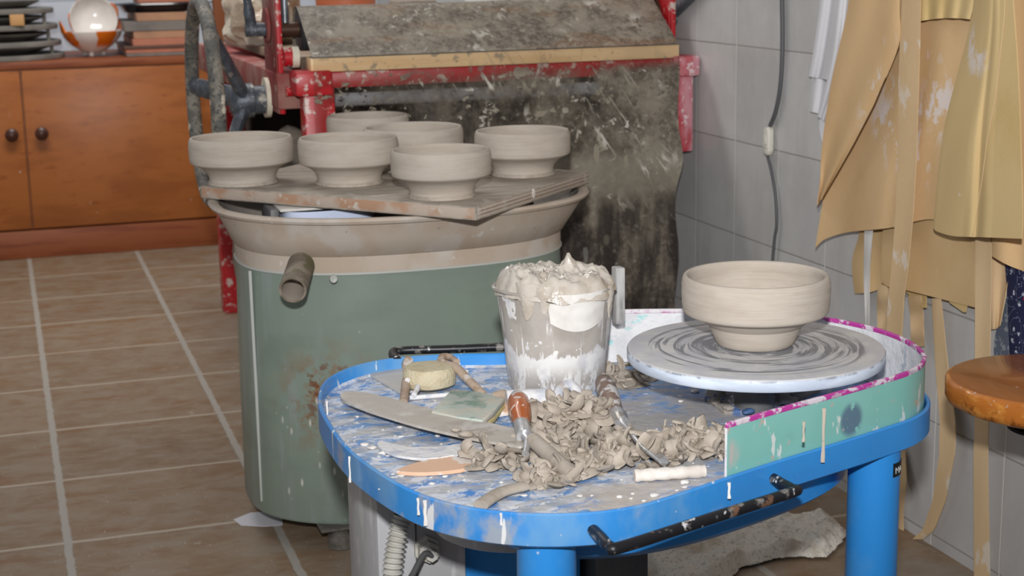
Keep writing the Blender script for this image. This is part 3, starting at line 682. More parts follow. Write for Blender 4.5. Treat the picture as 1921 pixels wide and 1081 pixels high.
# ================================================================== slab roller
_before = set(bpy.data.objects)
SY = 2.955
T = Thing('slab_roller', 'red framed slab roller with iron hand wheel, pine bed board and dark roller', 'slab roller', (.93, 3.5, 0))
def lgx(px, py, y): return Ay(px, py, y).x
T.part('leg', bbox(.545, .605, SY, SY + .05, .005, .722, .004), 'red', label='splashed red front leg')
T.part('leg', bbox(.528, .612, 4.19, 4.25, .005, .71, .004), 'red')
T.part('leg', bbox(1.30, 1.352, 4.19, 4.25, .005, .71, .004), 'red')
zb_ = Ay(1290, 284, SY).z
T.part('leg', bbox(1.316, 1.356, SY, SY + .05, zb_, .715, .004), 'red_chalky', label='short chalky red end bracket')
T.part('corner_block', bbox(.528, .600, SY - .012, SY + .06, .694, .742, .006), 'red')
T.part('corner_block', bbox(1.306, 1.366, SY - .012, SY + .06, .700, .742, .006), 'red_chalky')
T.part('front_rail', bbox(.60, 1.306, SY, SY + .03, .707, .738, .003), 'red')
T.part('side_rail', bbox(.505, .555, SY + .06, 4.25, .665, .735, .004), 'red_dusty')
T.part('side_rail', bbox(1.31, 1.355, SY + .06, 4.25, .665, .735, .004), 'red_dusty')
T.part('rear_rail', bbox(.555, 1.31, 4.2, 4.25, .665, .735, .004), 'red_dusty')
T.part('bed_board', bbox(.560, 1.322, SY - .004, SY + .045, .7385, .7655, .002), 'pine')
T.part('trim_strip', bbox(.562, 1.32, SY - .006, SY + .02, .7656, .7672, .0005, 1), 'steel', label='bright metal strip')
T.part('bed', bbox(.565, 1.305, SY + .05, 4.19, .737, .757, .002), 'bed')
zR = .814; YR = 3.10; rR = .043
bm = BM(); lathe(bm, [(rR - .004, 0), (rR, .004), (rR, .736), (rR - .004, .74)], (.566, YR, zR), 48, 'x'); T.part('roller', bm, 'roller')
bm = BM(); cyl(bm, (.50, YR, zR), (1.36, YR, zR), .0155, 24); T.part('roller_shaft', bm, 'rust_shaft')
for xs, m in ((.513, 'red_dusty'), (1.338, 'red')):
    pl = T.part('upright', bbox(xs - .005, xs + .005, YR - .07, YR + .07, .655, 1.12, .002), m)
    T.part('edge_strip', bbox(xs - .003, xs + .0075, YR - .078, YR - .069, .655, 1.12, .002), 'red', parent=pl)
    bm = BM(); lathe(bm, [(.034, 0), (.034, .006), (.028, .008)], (xs - .013, YR, zR + .01), 32, 'x'); T.part('bearing', bm, 'red_dusty' if xs < 1 else 'rust_shaft', parent=pl)
for xs in (.541, 1.312):
    bm = BM(); cyl(bm, (xs, YR, zR + .012), (xs, YR, 1.1), .0075, 14)
    T.part('threaded_rod', bm, 'steel')
bm = BM(); cyl(bm, (1.30, YR, zR), (1.335, YR, zR), .022, 24); T.part('collar', bm, 'rust_shaft')
# clamp levers
bm = BM(); cyl(bm, (.462, YR, zR + .002), (.505, YR, zR + .002), .0135, 20); tube(bm, smooth_path([(.474, YR, zR + .006), (.468, YR - .01, zR + .05), (.460, YR - .02, zR + .11)], 5), [.011] * 5 + [.0085] * 6, 12); T.part('clamp_lever', bm, 'iron')
bm = BM(); cyl(bm, (1.345, YR - .03, zR), (1.364, YR - .03, zR), .016, 20); tube(bm, [(1.355, YR - .03, zR + .004), (1.357, YR - .16, zR + .058), (1.358, YR - .24, zR + .10)], [.011, .009, .007], 12); T.part('clamp_lever', bm, 'iron')
# idler spacers and lower drive tube
bm = BM(); cyl(bm, (.52, SY + .06, .765), (.535, SY + .06, .765), .018, 24); T.part('spacer', bm, 'red')
bm = BM(); cyl(bm, (.535, SY + .06, .765), (.548, SY + .06, .765), .021, 24); T.part('spacer', bm, 'cream_nylon')
bm = BM(); cyl(bm, (1.31, SY + .05, .757), (1.326, SY + .05, .757), .020, 24); T.part('spacer', bm, 'cream_nylon')
ZD = .672; YD = 3.13
bm = BM(); cyl(bm, (.49, YD, ZD), (1.31, YD, ZD), .0175, 24); T.part('drive_tube', bm, 'tube_steel')
bm = BM(); cyl(bm, (.55, YD + .09, .705), (1.31, YD + .09, .705), .028, 24); T.part('lower_roller', bm, 'roller')
bm = BM(); cyl(bm, (.497, YD, ZD + .008), (.507, YD, ZD + .008), .040, 32); T.part('spacer', bm, 'cream_nylon')
bm = BM(); cyl(bm, (.52, SY + .055, .700), (.55, SY + .055, .700), .010, 16); T.part('bolt', bm, 'red')
# hand wheel
HX, HY, HZ, HR = .379, YD, ZD + .004, .196
ring = [(HX, HY + HR * math.cos(2 * PI * k / 72), HZ + HR * math.sin(2 * PI * k / 72)) for k in range(72)]
bm = BM(); rings = []
for k in range(72):
    a = 2 * PI * k / 72; e = Vector((0, math.cos(a), math.sin(a))); c = Vector((HX, HY, HZ)) + e * HR
    rings.append([c + e * (.0135 * math.cos(2 * PI * j / 16)) + Vector((.0145 * math.sin(2 * PI * j / 16), 0, 0)) for j in range(16)])
rings.append(rings[0])
R_ = [[bm.verts.new(p) for p in r] for r in rings[:-1]]
for k in range(72):
    A, B = R_[k], R_[(k + 1) % 72]
    for j in range(16): bm.faces.new((A[j], A[(j + 1) % 16], B[(j + 1) % 16], B[j]))
hw = T.part('hand_wheel', bm, 'iron_clay')
bm = BM(); lathe(bm, [(.020, -.02), (.030, -.014), (.034, -.006), (.034, .026), (.028, .028), (.028, .056), (.022, .058)], (.448, YD, ZD + .004), 32, 'x'); T.part('hub', bm, 'iron', parent=hw)
for a in (.10, .10 + 2 * PI / 3, .10 + 4 * PI / 3):
    e = Vector((0, math.cos(a), math.sin(a))); c0 = Vector((.452, HY, HZ)) + e * .02; c1 = Vector((HX, HY, HZ)) + e * (HR - .006)
    bm = BM(); t = (c1 - c0).normalized(); tube(bm, [c0, c0.lerp(c1, .5), c1], [.0235, .0205, .0185], 10, flat=.6, up=Vector((1, 0, 0)))
    T.part('spoke', bm, 'iron', parent=hw)

# plastic sheet draped over the roller and bed board
bm = BM(); path = []
for k in range(11):
    a = math.radians(20 + k * 10.3); path.append((YR + (rR + .002) * math.cos(a), zR + (rR + .002) * math.sin(a)))
path = [(YR + .049, zR - .04)] + path
# tangent slope down to the front edge of the bed board
ytan, ztan = path[-1]
for k in range(1, 7): path.append((ytan + (SY - .008 - ytan) * k / 6, ztan + (.7675 - ztan) * k / 6))
zz = [.765, .76, .75, .735, .715, .69, .66, .63, .60, .57, .55, .53, .51, .49, .47, .45, .42, .39, .36, .32, .28, .24, .20]
for q in zz: path.append((SY - .0145 - .004 * 0, q))
G = []
for j, (y, z) in enumerate(path):
    row = []
    for i in range(61):
        u = i / 60; x = .5625 + u * (1.318 - .5625)
        dx = 0; dy = 0
        if z < .74:
            h = min(1, (.74 - z) / .25)
            dy = -.010 * h * (1 + math.sin(u * 9 + z * 6)) * .6 - .010 * h * abs(nz((x, z, 0), 6))
            if u > .9: dx = -.012 * h * (u - .9) * 10 * (.5 + .5 * math.sin(z * 30 + 1))
            dy += .058 * math.exp(-((x - .67) / .075) ** 2) * min(1, max(0, (.72 - z) / .07))      # pushed back by the ware board
            dy -= .016 * math.exp(-((z - .53) / .045) ** 2) * (.3 + .7 * u)
        row.append((x + dx, y + dy, z))
    G.append(row)
thick_grid(bm, G, .0006)
single('plastic_sheet', bm, 'sheet', (.93, 3.0, .77), 'dirty clear plastic sheet splashed with clay, draped over the slab roller', 'plastic sheet', ang=60)

# things lying on the bed of the slab roller, behind the roller
def lump(name, c, rx, ry, rz, m, label, cat, seed=0, amp=.18, group=None, base=None):
    bm = BM(); bmesh.ops.create_icosphere(bm, subdivisions=4, radius=1)
    for v in bm.verts:
        d = 1 + amp * nz(v.co, 1.7, seed) + amp * .5 * nz(v.co, 4.1, seed + 3)
        v.co = Vector((c[0] + v.co.x * rx * d, c[1] + v.co.y * ry * d, c[2] + v.co.z * rz * d))
        if base is not None and v.co.z < base: v.co.z = base
    return single(name, bm, m, (c[0], c[1], c[2] - rz), label, cat, group)
ZB = .7573
p = Ay(470, 20, 3.75); lump('clay_bag', (p.x + .02, 3.7, .815), .085, .13, .085, 'bag', 'crumpled cream plastic bag on the slab roller bed beside the red upright', 'bag', 1, .3, 'plastic bags behind the roller', ZB)
p = Ay(562, 10, 3.7); lump('clay_bag', (p.x - .005, 3.90, .83), .045, .07, .10, 'bag', 'pale crumpled plastic bag left of the terracotta bucket', 'bag', 5, .3, 'plastic bags behind the roller', ZB)
p = Ay(650, 15, 3.7); bm = BM(); lathe(bm, [(.060, 0), (.064, .004), (.070, .08), (.076, .17), (.080, .172), (.080, .19), (.074, .19), (.066, .03), (.001, .028)], (p.x, 3.70, ZB), 48)
single('bucket', bm, 'terracotta', (p.x, 3.7, ZB), 'terracotta coloured bucket standing behind the roller', 'bucket')
p = Ay(745, 10, 3.6); bm = bbox(p.x - .02, p.x + .075, 3.5, 3.6, ZB, ZB + .095, .008); single('rear_box', bm, 'box_grey', (p.x, 3.6, ZB), 'grey-brown box behind the roller, right of the terracotta bucket', 'box')
p = Ay(930, 5, 3.6)
bm = BM(); lathe(bm, [(.045, 0), (.05, .003), (.05, .13), (.047, .135), (.045, .13), (.045, .01), (.001, .008)], (p.x - .02, 3.6, ZB), 40); single('jar', bm, 'glass_white', (p.x, 3.6, ZB), 'white jar standing behind the middle of the roller', 'jar')
bm = bbox(p.x + .035, p.x + .085, 3.55, 3.62, ZB, ZB + .14, .004); single('carton', bm, 'glass_white', (p.x + .06, 3.6, ZB), 'white upright carton right of the white jar behind the roller', 'carton')
a = Ay(1035, 5, 3.5).x; b = Ay(1215, 5, 3.5).x
bm = bbox(a, b - .02, 3.45, 3.75, ZB, ZB + .12, .004); single('cardboard_box', bm, 'box_grey', ((a + b) / 2, 3.6, ZB), 'long taupe cardboard box behind the right half of the roller', 'box')
# green box and yellow item far behind
p = Ay(437, 20, 4.05); bm = bbox(p.x - .012, p.x + .02, 4.0, 4.12, ZB, ZB + .2, .003); single('green_box', bm, 'green_box', (p.x, 4.05, ZB), 'narrow green box at the far end of the slab roller', 'box')
# set the machine 3 cm further back from the ware board
for o in set(bpy.data.objects) - _before:
    if o.parent is None: o.location += Vector((.005, .030, -.005))
# below the roller
bm = bbox(.80, 1.29, 3.40, 3.8, 0.0, .60, .01); single('shade_crate', bm, 'dark', (1.0, 3.5, 0), 'dark crate added as a shade backdrop under the slab roller behind the plastic sheet', 'crate')  # crate added as a dark backdrop for the shade under the bed
p = Ay(505, 250, 3.5); bm = bbox(.64, .98, 4.3, 4.6, 0, .64, .008); single('rear_box', bm, 'dark', (.8, 4.45, 0), 'dark brown box added to darken the gap behind the grey sack, beyond the slab roller', 'box')  # added dark box, keeps the pale back wall out of the shaded gap
lump('sack', (p.x + .05, 3.55, .275), .13, .16, .275, 'sack', 'dusty grey sack under the slab roller beside the hand wheel', 'sack', 9, .12, None, 0.0)

# ================================================================== grey-green wheel cabinet behind (with basin)
GX, GY = .631, 2.592
T = Thing('kick_wheel', 'grey-green oval potter\'s wheel housing with slip-coated basin and drain pipe', 'pottery wheel', (GX, GY, 0))
bm = BM()
loft(bm, [sell(GX, GY, .280, .207, 2.45, .040), sell(GX, GY, .2825, .210, 2.45, .046), sell(GX, GY, .281, .204, 2.45, .27), sell(GX, GY, .277, .200, 2.45, .460)])
T.part('housing', bm, 'green')
bm = BM(); loft(bm, [sell(GX, GY, .2800, .2030, 2.45, .4553), sell(GX, GY, .2800, .2030, 2.45, .4587), sell(GX, GY, .2775, .2005, 2.45, .4592)]); T.part('edge_strip', bm, 'seam')
bm = BM(); BX, BY = .638, 2.602
prof = [(GX, GY, .278, .203, 2.45, .4588), (GX, GY, .278, .203, 2.45, .4845), (GX, GY - .002, .2815, .2065, 2.42, .487), (BX - .003, 2.597, .299, .233, 2.36, .516), (BX, BY, .3135, .2530, 2.3, .5405), (BX, BY, .3215, .2608, 2.3, .5430), (BX, BY, .3243, .2636, 2.3, .5475), (BX, BY, .3215, .2608, 2.3, .5520), (BX, BY, .3135, .2530, 2.3, .5525), (BX, BY, .3065, .2465, 2.3, .5486)]
rings = [sell(a, b, c, d, n, z) for a, b, c, d, n, z in prof]
loft(bm, rings, True, False)
inn = [(BX, BY, .3065, .2465, 2.3, .5486), (BX - .003, 2.597, .2935, .228, 2.36, .518), (GX, GY, .275, .199, 2.42, .4885), (GX, GY, .265, .187, 2.42, .4845)]
loft(bm, [sell(a, b, c, d, n, z) for a, b, c, d, n, z in inn], False, True, mi=1)
T.part('basin', bm, ['basin', 'basin_in'])
# drain pipe, hollow
p0 = Ay(565, 497, 2.402); p1 = Ay(549, 544, 2.312)
def hollow(pts, r, ri, mo, mi_, T, name):
    bm = BM(); pts = [Vector(p) for p in pts]; t = (pts[-1] - pts[0]).normalized(); n = t.orthogonal().normalized(); b = t.cross(n)
    def rg(p, q): return [p + (n * math.cos(2 * PI * k / 28) + b * math.sin(2 * PI * k / 28)) * q for k in range(28)]
    loft(bm, [rg(p, r) for p in pts] + [rg(pts[-1], ri)], True, False)
    loft(bm, [rg(pts[-1], ri), rg(pts[0].lerp(pts[-1], .3), ri)], False, True, mi=1)
    return T.part(name, bm, [mo, mi_])
hollow([p0, p0.lerp(p1, .5), p1], .0210, .0176, 'pipe', 'pipe_in', T, 'drain_pipe')
p = Ay(627, 525, 2.383); bm = BM(); lathe(bm, [(.0062, .006), (.0062, -.0015), (.005, -.0028), (.0025, -.0024), (.0005, -.0015)], (p.x, 2.388, p.z), 20, 'y'); T.part('screw', bm, 'seam')
# vertical seam strip at the left edge of the front sheet
bm = BM(); sp = sell(GX, GY, .2822, .2062, 2.45, 0, 96); k = min(range(96), key=lambda i: abs(sp[i][0] - .363) + (10 if sp[i][1] > GY else 0))
q = Vector(sp[k]); box(bm, q.x - .0022, q.x + .0022, q.y - .0022, q.y + .003, .06, .453); T.part('seam_strip', bm, 'seam')
for (x, y) in ((Az(638, 1022, 0).x, 2.412), (.80, 2.43), (.44, 2.74), (.82, 2.74)):
    bm = BM(); lathe(bm, [(.0195, 0), (.0215, .002), (.0215, .020), (.015, .024), (.012, .0345)], (x, y, 0), 28); ft = T.part('foot', bm, 'rubber_foot')
    bm = BM(); box(bm, x - .036, x + .022, y - .022, y + .03, .0345, .0398); T.part('bracket', bevel(bm, .002), 'rubber_foot', parent=ft)

# tub inside the basin and the dark bracket beside it
p = Ay(612, 398, 2.542); tx, ty = p.x, 2.542
bm = BM(); loft(bm, [sell(tx, ty, .070, .050, 3.4, .4858, 64), sell(tx, ty, .075, .055, 3.4, .52, 64), sell(tx, ty, .077, .057, 3.4, .5465, 64), sell(tx, ty, .075, .055, 3.4, .5465, 64), sell(tx, ty, .070, .05, 3.4, .491, 64)])
T2 = Thing('plastic_tub', 'pale blue plastic tub with a white lid inside the basin under the ware board', 'tub', (tx, ty, .4858)); T2.part('body', bm, 'blue_tub')
T2.part('lid', bbox(tx - .084, tx + .050, ty - .045, ty + .058, .547, .5515, .002), 'white_plastic')
bm = bbox(tx - .099, tx - .0850, ty - .04, ty + .05, .4855, .5515, .002); single('splash_guard', bm, 'grey_plastic', (tx - .092, ty, .476), 'dark grey upright plate inside the basin left of the blue tub', 'plate')
p = Ay(1018, 380, 2.53); bm = bbox(p.x - .06, p.x - .015, 2.53, 2.61, .4855, .545, .004); single('tool_box', bm, 'grey_plastic', (p.x, 2.6, .476), 'dark grey box inside the right end of the basin', 'box')

# ================================================================== ware board with six bowls
BZ = .5755; BT = .0222
A0 = Az(375, 348, BZ).xy; A1 = Az(893, 388, BZ).xy; u = (A1 - A0).normalized()
A2 = Az(1106, 321, BZ).xy; n2 = (A2 - A1).normalized()
LB, WB = (A1 - A0).length, (A2 - A1).length
T = Thing('ware_board', 'clay-dusted wooden board lying across the basin and carrying six bowls', 'board', (A0.x + u.x * LB / 2 + n2.x * WB / 2, A0.y + u.y * LB / 2 + n2.y * WB / 2, BZ - BT))
c4 = [A0, A1, A1 + n2 * WB, A0 + n2 * WB]
bm = BM()
v0 = [bm.verts.new((q.x, q.y, BZ - BT)) for q in c4]; v1 = [bm.verts.new((q.x, q.y, BZ)) for q in c4]
bm.faces.new(v1); bm.faces.new(list(reversed(v0)))
for i in range(4):
    f = bm.faces.new((v0[i], v0[(i + 1) % 4], v1[(i + 1) % 4], v1[i])); f.material_index = 1 if i in (0, 2) else 2
bevel(bm, .003, 2); T.part('board', bm, ['ware_board', 'board_edge', 'ply'])
q = A1 + n2 * (WB * .47); bm = BM(); lathe(bm, [(.0001, -.001), (.006, -.0008), (.006, .0008), (.0001, .001)], (q.x, q.y, BZ - .008), 18, 'y')
for v in bm.verts:
    w = v.co - Vector((q.x, q.y, BZ - .008)); v.co = Vector((q.x, q.y, BZ - .008)) + Vector((u.x, u.y, 0)) * w.y + Vector((n2.x, n2.y, 0)) * w.x * .8 + Vector((0, 0, w.z * 1.3))
T.part('end_mark', bm, 'white_chalk')

def bowl_profile(R, H, kind):
    t = .045 * R + .0018
    if kind == 'board':
        out = [(.655, 0), (.66, .02), (.645, .06), (.635, .12), (.66, .21), (.72, .30), (.80, .37), (.90, .425), (.965, .455), (.985, .48), (.995, .54), (1.0, .70), (.998, .86), (.992, .93), (.975, .965), (.968, .985), (.958, 1.0), (.938, 1.0), (.922, .985)]
        inn = [(.917, .95), (.925, .80), (.92, .56), (.87, .47), (.70, .36), (.45, .24), (.2, .2), (.003, .19)]
    else:
        out = [(.50, 0), (.515, .012), (.535, .05), (.60, .20), (.665, .35), (.71, .425), (.735, .440), (.85, .445), (.93, .452), (.965, .470), (.98, .50), (.992, .60), (.998, .75), (.997, .88), (.985, .95), (.972, .985), (.955, 1.0), (.93, 1.0), (.912, .985)]
        inn = [(.905, .95), (.915, .80), (.91, .60), (.86, .47), (.70, .33), (.5, .18), (.2, .12), (.003, .11)]
    pr = []
    full = out + inn
    for (a, b), (c, d) in zip(full[:-1], full[1:]):
        m = 3 if abs(d - b) > .04 else 1
        for k in range(m):
            uu = k / m; pr.append((a + (c - a) * uu, b + (d - b) * uu))
    pr.append(full[-1])
    res = []
    for i, (a, b) in enumerate(pr):
        rip = .0018 * math.sin(b * 95) if .48 < b < .93 else (.0022 * math.sin(b * 70) if .08 < b < .4 else 0)
        if a < .05: rip = 0
        res.append(((a + rip) * R, b * H))
    return res
def bowl(px, py, zc, R, H, kind, label, group, seed, flange=True):
    c = Az(px, py, zc); 
    T = Thing('clay_bowl', label, 'bowl', (c.x, c.y, zc), group)
    bm = BM(); lathe(bm, bowl_profile(R, H, kind), (c.x, c.y, zc + .0004), 96, wob=.004)
    T.part('body', bm, 'clay', ang=60)
    if kind == 'board':       # ragged clay burr left by the cutting wire around the foot
        bm = BM(); rings = []
        for r, h in ((.66, .0004), (.675, .0006), (.67, .004), (.652, .0052)):
            rings.append([(c.x + R * (r + .012 * nz((a * 9, r * 9, 0), 1, seed) + .006 * random.random()) * math.cos(2 * PI * a / 150), c.y + R * (r + .012 * nz((a * 9, r * 9, 0), 1, seed)) * math.sin(2 * PI * a / 150), zc + h + (.0012 * random.random() if h > .001 else 0)) for a in range(150)])
        loft(bm, rings, False, False); T.part('foot_burr', bm, 'clay_wet')
    return c
gb = 'raw clay bowls on the ware board'
bl = []
bl.append(bowl(456, 343, BZ, .0875, .0785, 'board', 'raw clay bowl at the left end of the ware board, nearest the hand wheel', gb, 1))
bl.append(bowl(656, 343.5, BZ, .0838, .078, 'board', 'raw clay bowl second from the left along the front edge of the ware board', gb, 2))
bl.append(bowl(829, 368.5, BZ, .0793, .075, 'board', 'raw clay bowl at the front corner of the ware board, closest to the viewer', gb, 3))
bl.append(bowl(981, 327, BZ, .0823, .0765, 'board', 'raw clay bowl at the right end of the ware board before the plastic sheet', gb, 4))
bl.append(bowl(777, 318, BZ, .0889, .0762, 'board', 'raw clay bowl in the board\'s middle, half hidden behind the front corner bowl', gb, 5))
bl.append(bowl(692, 291.5, BZ, .0785, .077, 'board', 'raw clay bowl at the back corner of the ware board, only its upper half showing', gb, 6))

# ================================================================== blue pottery wheel in front
ZT, ZF, ZTB = .4345, .4165, .3995       # tray rim, tray floor, tray bottom
HC = Vector((.818, 1.617, .493))
T = Thing('pottery_wheel', 'blue electric pottery wheel with a clay-splattered tray and black handles', 'pottery wheel', (HC.x, HC.y, 0))
ctrl = [(.491, 1.311), (.545, 1.312), (.605, 1.333), (.664, 1.358), (.735, 1.386), (.804, 1.411), (.88, 1.440), (.947, 1.470), (.992, 1.515), (1.016, 1.58), (1.018, 1.65), (1.0, 1.715), (.968, 1.766), (.925, 1.806), (.87, 1.842), (.815, 1.866), (.762, 1.884), (.70, 1.899), (.604, 1.917), (.541, 1.938), (.477, 1.947), (.433, 1.941), (.392, 1.917), (.358, 1.876), (.337, 1.82), (.323, 1.742), (.320, 1.611), (.332, 1.51), (.353, 1.428), (.385, 1.372), (.434, 1.331)]
outl = smooth_path([Vector((a, b, 0)) for a, b in ctrl], 6, True)
def offs(poly, d):
    n = len(poly); out = []
    for i in range(n):
        t = (poly[(i + 1) % n] - poly[i - 1]).normalized(); out.append(poly[i] + Vector((-t.y, t.x, 0)) * d)   # CCW: left normal points inward
    return out
def ringz(poly, z): return [Vector((p.x, p.y, z)) for p in poly]
bm = BM()
R_ = loft(bm, [ringz(offs(outl, .004), ZTB), ringz(outl, ZTB + .003), ringz(outl, ZT - .0015), ringz(offs(outl, .0015), ZT), ringz(offs(outl, .0035), ZT), ringz(offs(outl, .005), ZT - .0015), ringz(offs(outl, .006), ZF + .003), ringz(offs(outl, .009), ZF)], True, False)
f = bm.faces.new([v for v in R_[-1]]); f.material_index = 1
for fc in bm.faces:
    if max(v.co.z for v in fc.verts) <= ZF + .0032 and min(v.co.z for v in fc.verts) >= ZF - .001: fc.material_index = 1
WHEEL = T; WHEEL_TRAY = T.part('tray', bm, ['blue', 'tray_floor'])
# legs
p = Az(1040, 1025, ZTB); l1 = (p.x + .004, p.y + .035)
p = Az(1637, 862, ZTB); l2 = (p.x + .024, p.y + .036)
for (x, y) in (l1, l2, (.44, 1.86)):
    bm = BM(); lathe(bm, [(.027, 0), (.029, .003), (.029, ZTB + .001)], (x, y, 0), 40); lg = T.part('leg', bm, 'blue_under')
    if (x, y) == l2:
        # sticker near the top of the right front leg
        bm = BM(); rr = .0294
        def arcpt(a, z): return (x + rr * math.cos(a), y + rr * math.sin(a), z)
        a0 = math.radians(-76); a1 = math.radians(10)
        thick_grid(bm, [[arcpt(a0 + (a1 - a0) * i / 8, z) for i in range(9)] for z in (.388, .372)], .0004); st = T.part('sticker', bm, 'sticker', parent=lg, label='black sticker')
        STK = (x, y, rr, a0)
# belt housing and pulley cover under the tray
bm = BM(); d = Vector((.80 - .585, 1.615 - 1.53, 0)); ang_ = math.atan2(d.y, d.x); cc = Vector((.675, 1.565, 0))
loft(bm, [sell(cc.x, cc.y, .235, .142, 2.6, .349, 96, ang_), sell(cc.x, cc.y, .243, .150, 2.6, .356, 96, ang_), sell(cc.x, cc.y, .243, .150, 2.6, .394, 96, ang_), sell(cc.x, cc.y, .23, .14, 2.6, .3995, 96, ang_)])
T.part('belt_housing', bm, 'blue_under')
p = Az(985, 1010, .345)
bm = BM(); lathe(bm, [(.085, 0), (.09, .003), (.09, .012), (.086, .0125), (.086, .032), (.083, .034)], (p.x + .02, p.y + .1, .322), 64); T.part('pulley_cover', bm, 'grey_box', label='grey pulley cover ring')
bm = BM(); lathe(bm, [(.0862, 0), (.0868, .002), (.0868, .017), (.084, .019)], (p.x + .02, p.y + .1, .336), 64); T.part('pulley', bm, 'blue_under')
# motor column and control case
ca = Az(709, 1000, .30); yb0 = Ay(709, 1000, 1.66)
fx0 = Ay(709, 1040, 1.66).x; fx1 = Ay(874, 1040, 1.66).x
cs = T.part('control_case', bbox(fx0, fx1, 1.66, 1.82, .02, ZTB, .003), 'grey_box', label='grey metal control case')
sm_ = Ay(781, 1040, 1.66).x
bm = BM(); box(bm, sm_ - .0007, sm_ + .0007, 1.6592, 1.662, .03, .36); T.part('case_seam', bm, 'cable', parent=cs)
bm = BM(); gp = Ay(805, 1036, 1.645); lathe(bm, [(.016, .0), (.016, .006), (.013, .007), (.013, .018), (.008, .020), (.007, .030), (.001, .031)], (gp.x, 1.66, gp.z), 6, 'y')
for v in bm.verts: v.co.y = 1.66 - (v.co.y - 1.66)
T.part('cable_gland', bm, 'conduit', parent=cs, smooth=False)
c0 = Ay(796, 1040, 1.626); c1 = Ay(776, 1075, 1.61); c2 = Ay(758, 1110, 1.60)
bm = BM(); tube(bm, smooth_path([(gp.x, 1.632, gp.z), c0, c1, c2, (c2.x - .01, 1.61, .2), (c2.x, 1.63, .03)], 6), .0035, 10); T.part('power_cable', bm, 'cable', parent=cs)
# corrugated conduit
cp = smooth_path([Ay(760, 965, 1.62), Ay(750, 990, 1.615), Ay(741, 1030, 1.61), Ay(736, 1075, 1.607), Ay(736, 1130, 1.607), Ay(745, 1250, 1.63)], 40)
rad = [.0098 + .0019 * math.sin(i * .70) for i in range(len(cp))]
bm = BM(); tube(bm, cp, rad, 16); T.part('conduit', bm, 'conduit', parent=cs)
bm = BM(); e = cp[0]; tube(bm, [e + Vector((.004, .004, .03)), e + Vector((.001, .002, .008)), e - Vector((0, 0, .002))], [.011, .0125, .0125], 16); T.part('conduit_end', bm, 'black_rubber', parent=cs)
cx0 = Ay(868, 1040, 1.70).x
T.part('motor_column', bbox(fx1 + .001, fx1 + .15, 1.68, 1.82, .02, ZTB, .004), 'blue_under')
T.part('base_plate', bbox(fx0 + .02, fx1 + .16, 1.67, 1.84, 0, .0198, .002), 'grey_plastic')
bx = Ay(1195, 1070, 1.70).x; T.part('motor', bbox(fx1 + .16, bx, 1.66, 1.80, .05, .349, .006), 'grey_plastic')
# handles (bent round bar)
def hpt(px, py, z): return Az(px, py, z)
za = .418
h0 = Az(1103, 985, za); h1 = Az(1440, 893, za)
e0 = Az(1150, 1032, za - .004); e1 = Az(1492, 922, za - .002)
# push the front bar outwards from the tray by the same reach at both ends
bm = BM(); pth = smooth_path([h0 + Vector((0, .012, 0)), h0.lerp(e0, .5), e0 + (h0 - e0) * .12, e0 + (e1 - e0) * .05, e0.lerp(e1, .5), e1 + (e0 - e1) * .03, e1 + (h1 - e1) * .12, h1.lerp(e1, .5), h1 + Vector((0, .012, 0))], 8)
tube(bm, pth, .0058, 14); T.part('handle', bm, 'black_bar', label='chipped black front handle bar')
for hh in (h0, h1):
    bm = BM(); cyl(bm, hh + Vector((.002, .014, 0)), hh + Vector((-.001, -.003, 0)), .0105, 20); T.part('handle_boss', bm, 'blue')
zr = .4315
q = [Az(741, 672, zr), Az(734, 660, zr), Az(752, 658, zr), Az(850, 655, zr), Az(945, 651, zr), Az(1010, 648, zr), Az(1030, 655, zr)]
bm = BM(); tube(bm, smooth_path([q[0] - Vector((0, .012, 0)), q[1].lerp(q[0], .4), q[2], q[3], q[4], q[5], q[6] - Vector((0, .01, 0))], 8), .0058, 14); T.part('handle', bm, 'black_bar', label='chipped black rear handle bar')
# wheel head, shaft, bolt plate
bm = BM(); lathe(bm, [(.140, -.0152), (.1485, -.0145), (.150, -.012), (.150, -.0022), (.1488, -.0004), (.146, 0), (.003, 0)], HC, 128)
o = link('wheel_head', bm, 'head', HC, T.o); o.location = HC - T.loc
bm = BM(); cyl(bm, (HC.x, HC.y, ZF), (HC.x, HC.y, HC.z - .015), .024, 32); T.part('shaft', bm, 'grey_plastic')
pa = Az(1405, 768, ZF)
bpl = [Az(1322, 752, ZF), Az(1358, 778, ZF), Az(1400, 780, ZF), Az(1500, 752, ZF), Az(1540, 735, ZF), Az(1520, 715, ZF), Az(1330, 728, ZF)]
bm = BM(); prism(bm, [(q.x, q.y) for q in bpl], ZF - .001, ZF + .006); bevel(bm, .002)
bp = T.part('bolt_plate', bm, 'bolt_plate')
for (px, py, r) in ((1388, 755, .0115), (1455, 742, .008), (1350, 742, .007)):
    q = Az(px, py, ZF + .006); bm = BM(); lathe(bm, [(r * 1.25, 0), (r * 1.25, .002), (r, .0025), (r, .007), (r * .6, .0085), (.001, .009)], (q.x, q.y, ZF + .0055), 22)
    T.part('bolt', bm, 'bolt_plate' if r < .01 else 'metal', parent=bp)

for (px, py, r) in ((1420, 762, .010), (1372, 768, .007), (1478, 752, .009), (1345, 755, .006), (1438, 746, .008), (1500, 742, .008), (1405, 774, .006)):
    q = Az(px, py, ZF + .006); bm = BM(); bmesh.ops.create_icosphere(bm, subdivisions=3, radius=r)
    for v in bm.verts: v.co = Vector((v.co.x * 1.3, v.co.y, v.co.z * .6)) * (1 + .5 * nz(v.co + q, 120)) + Vector((q.x, q.y, ZF + .007))
    T.part('clay_lump', bm, 'bolt_plate', parent=bp)

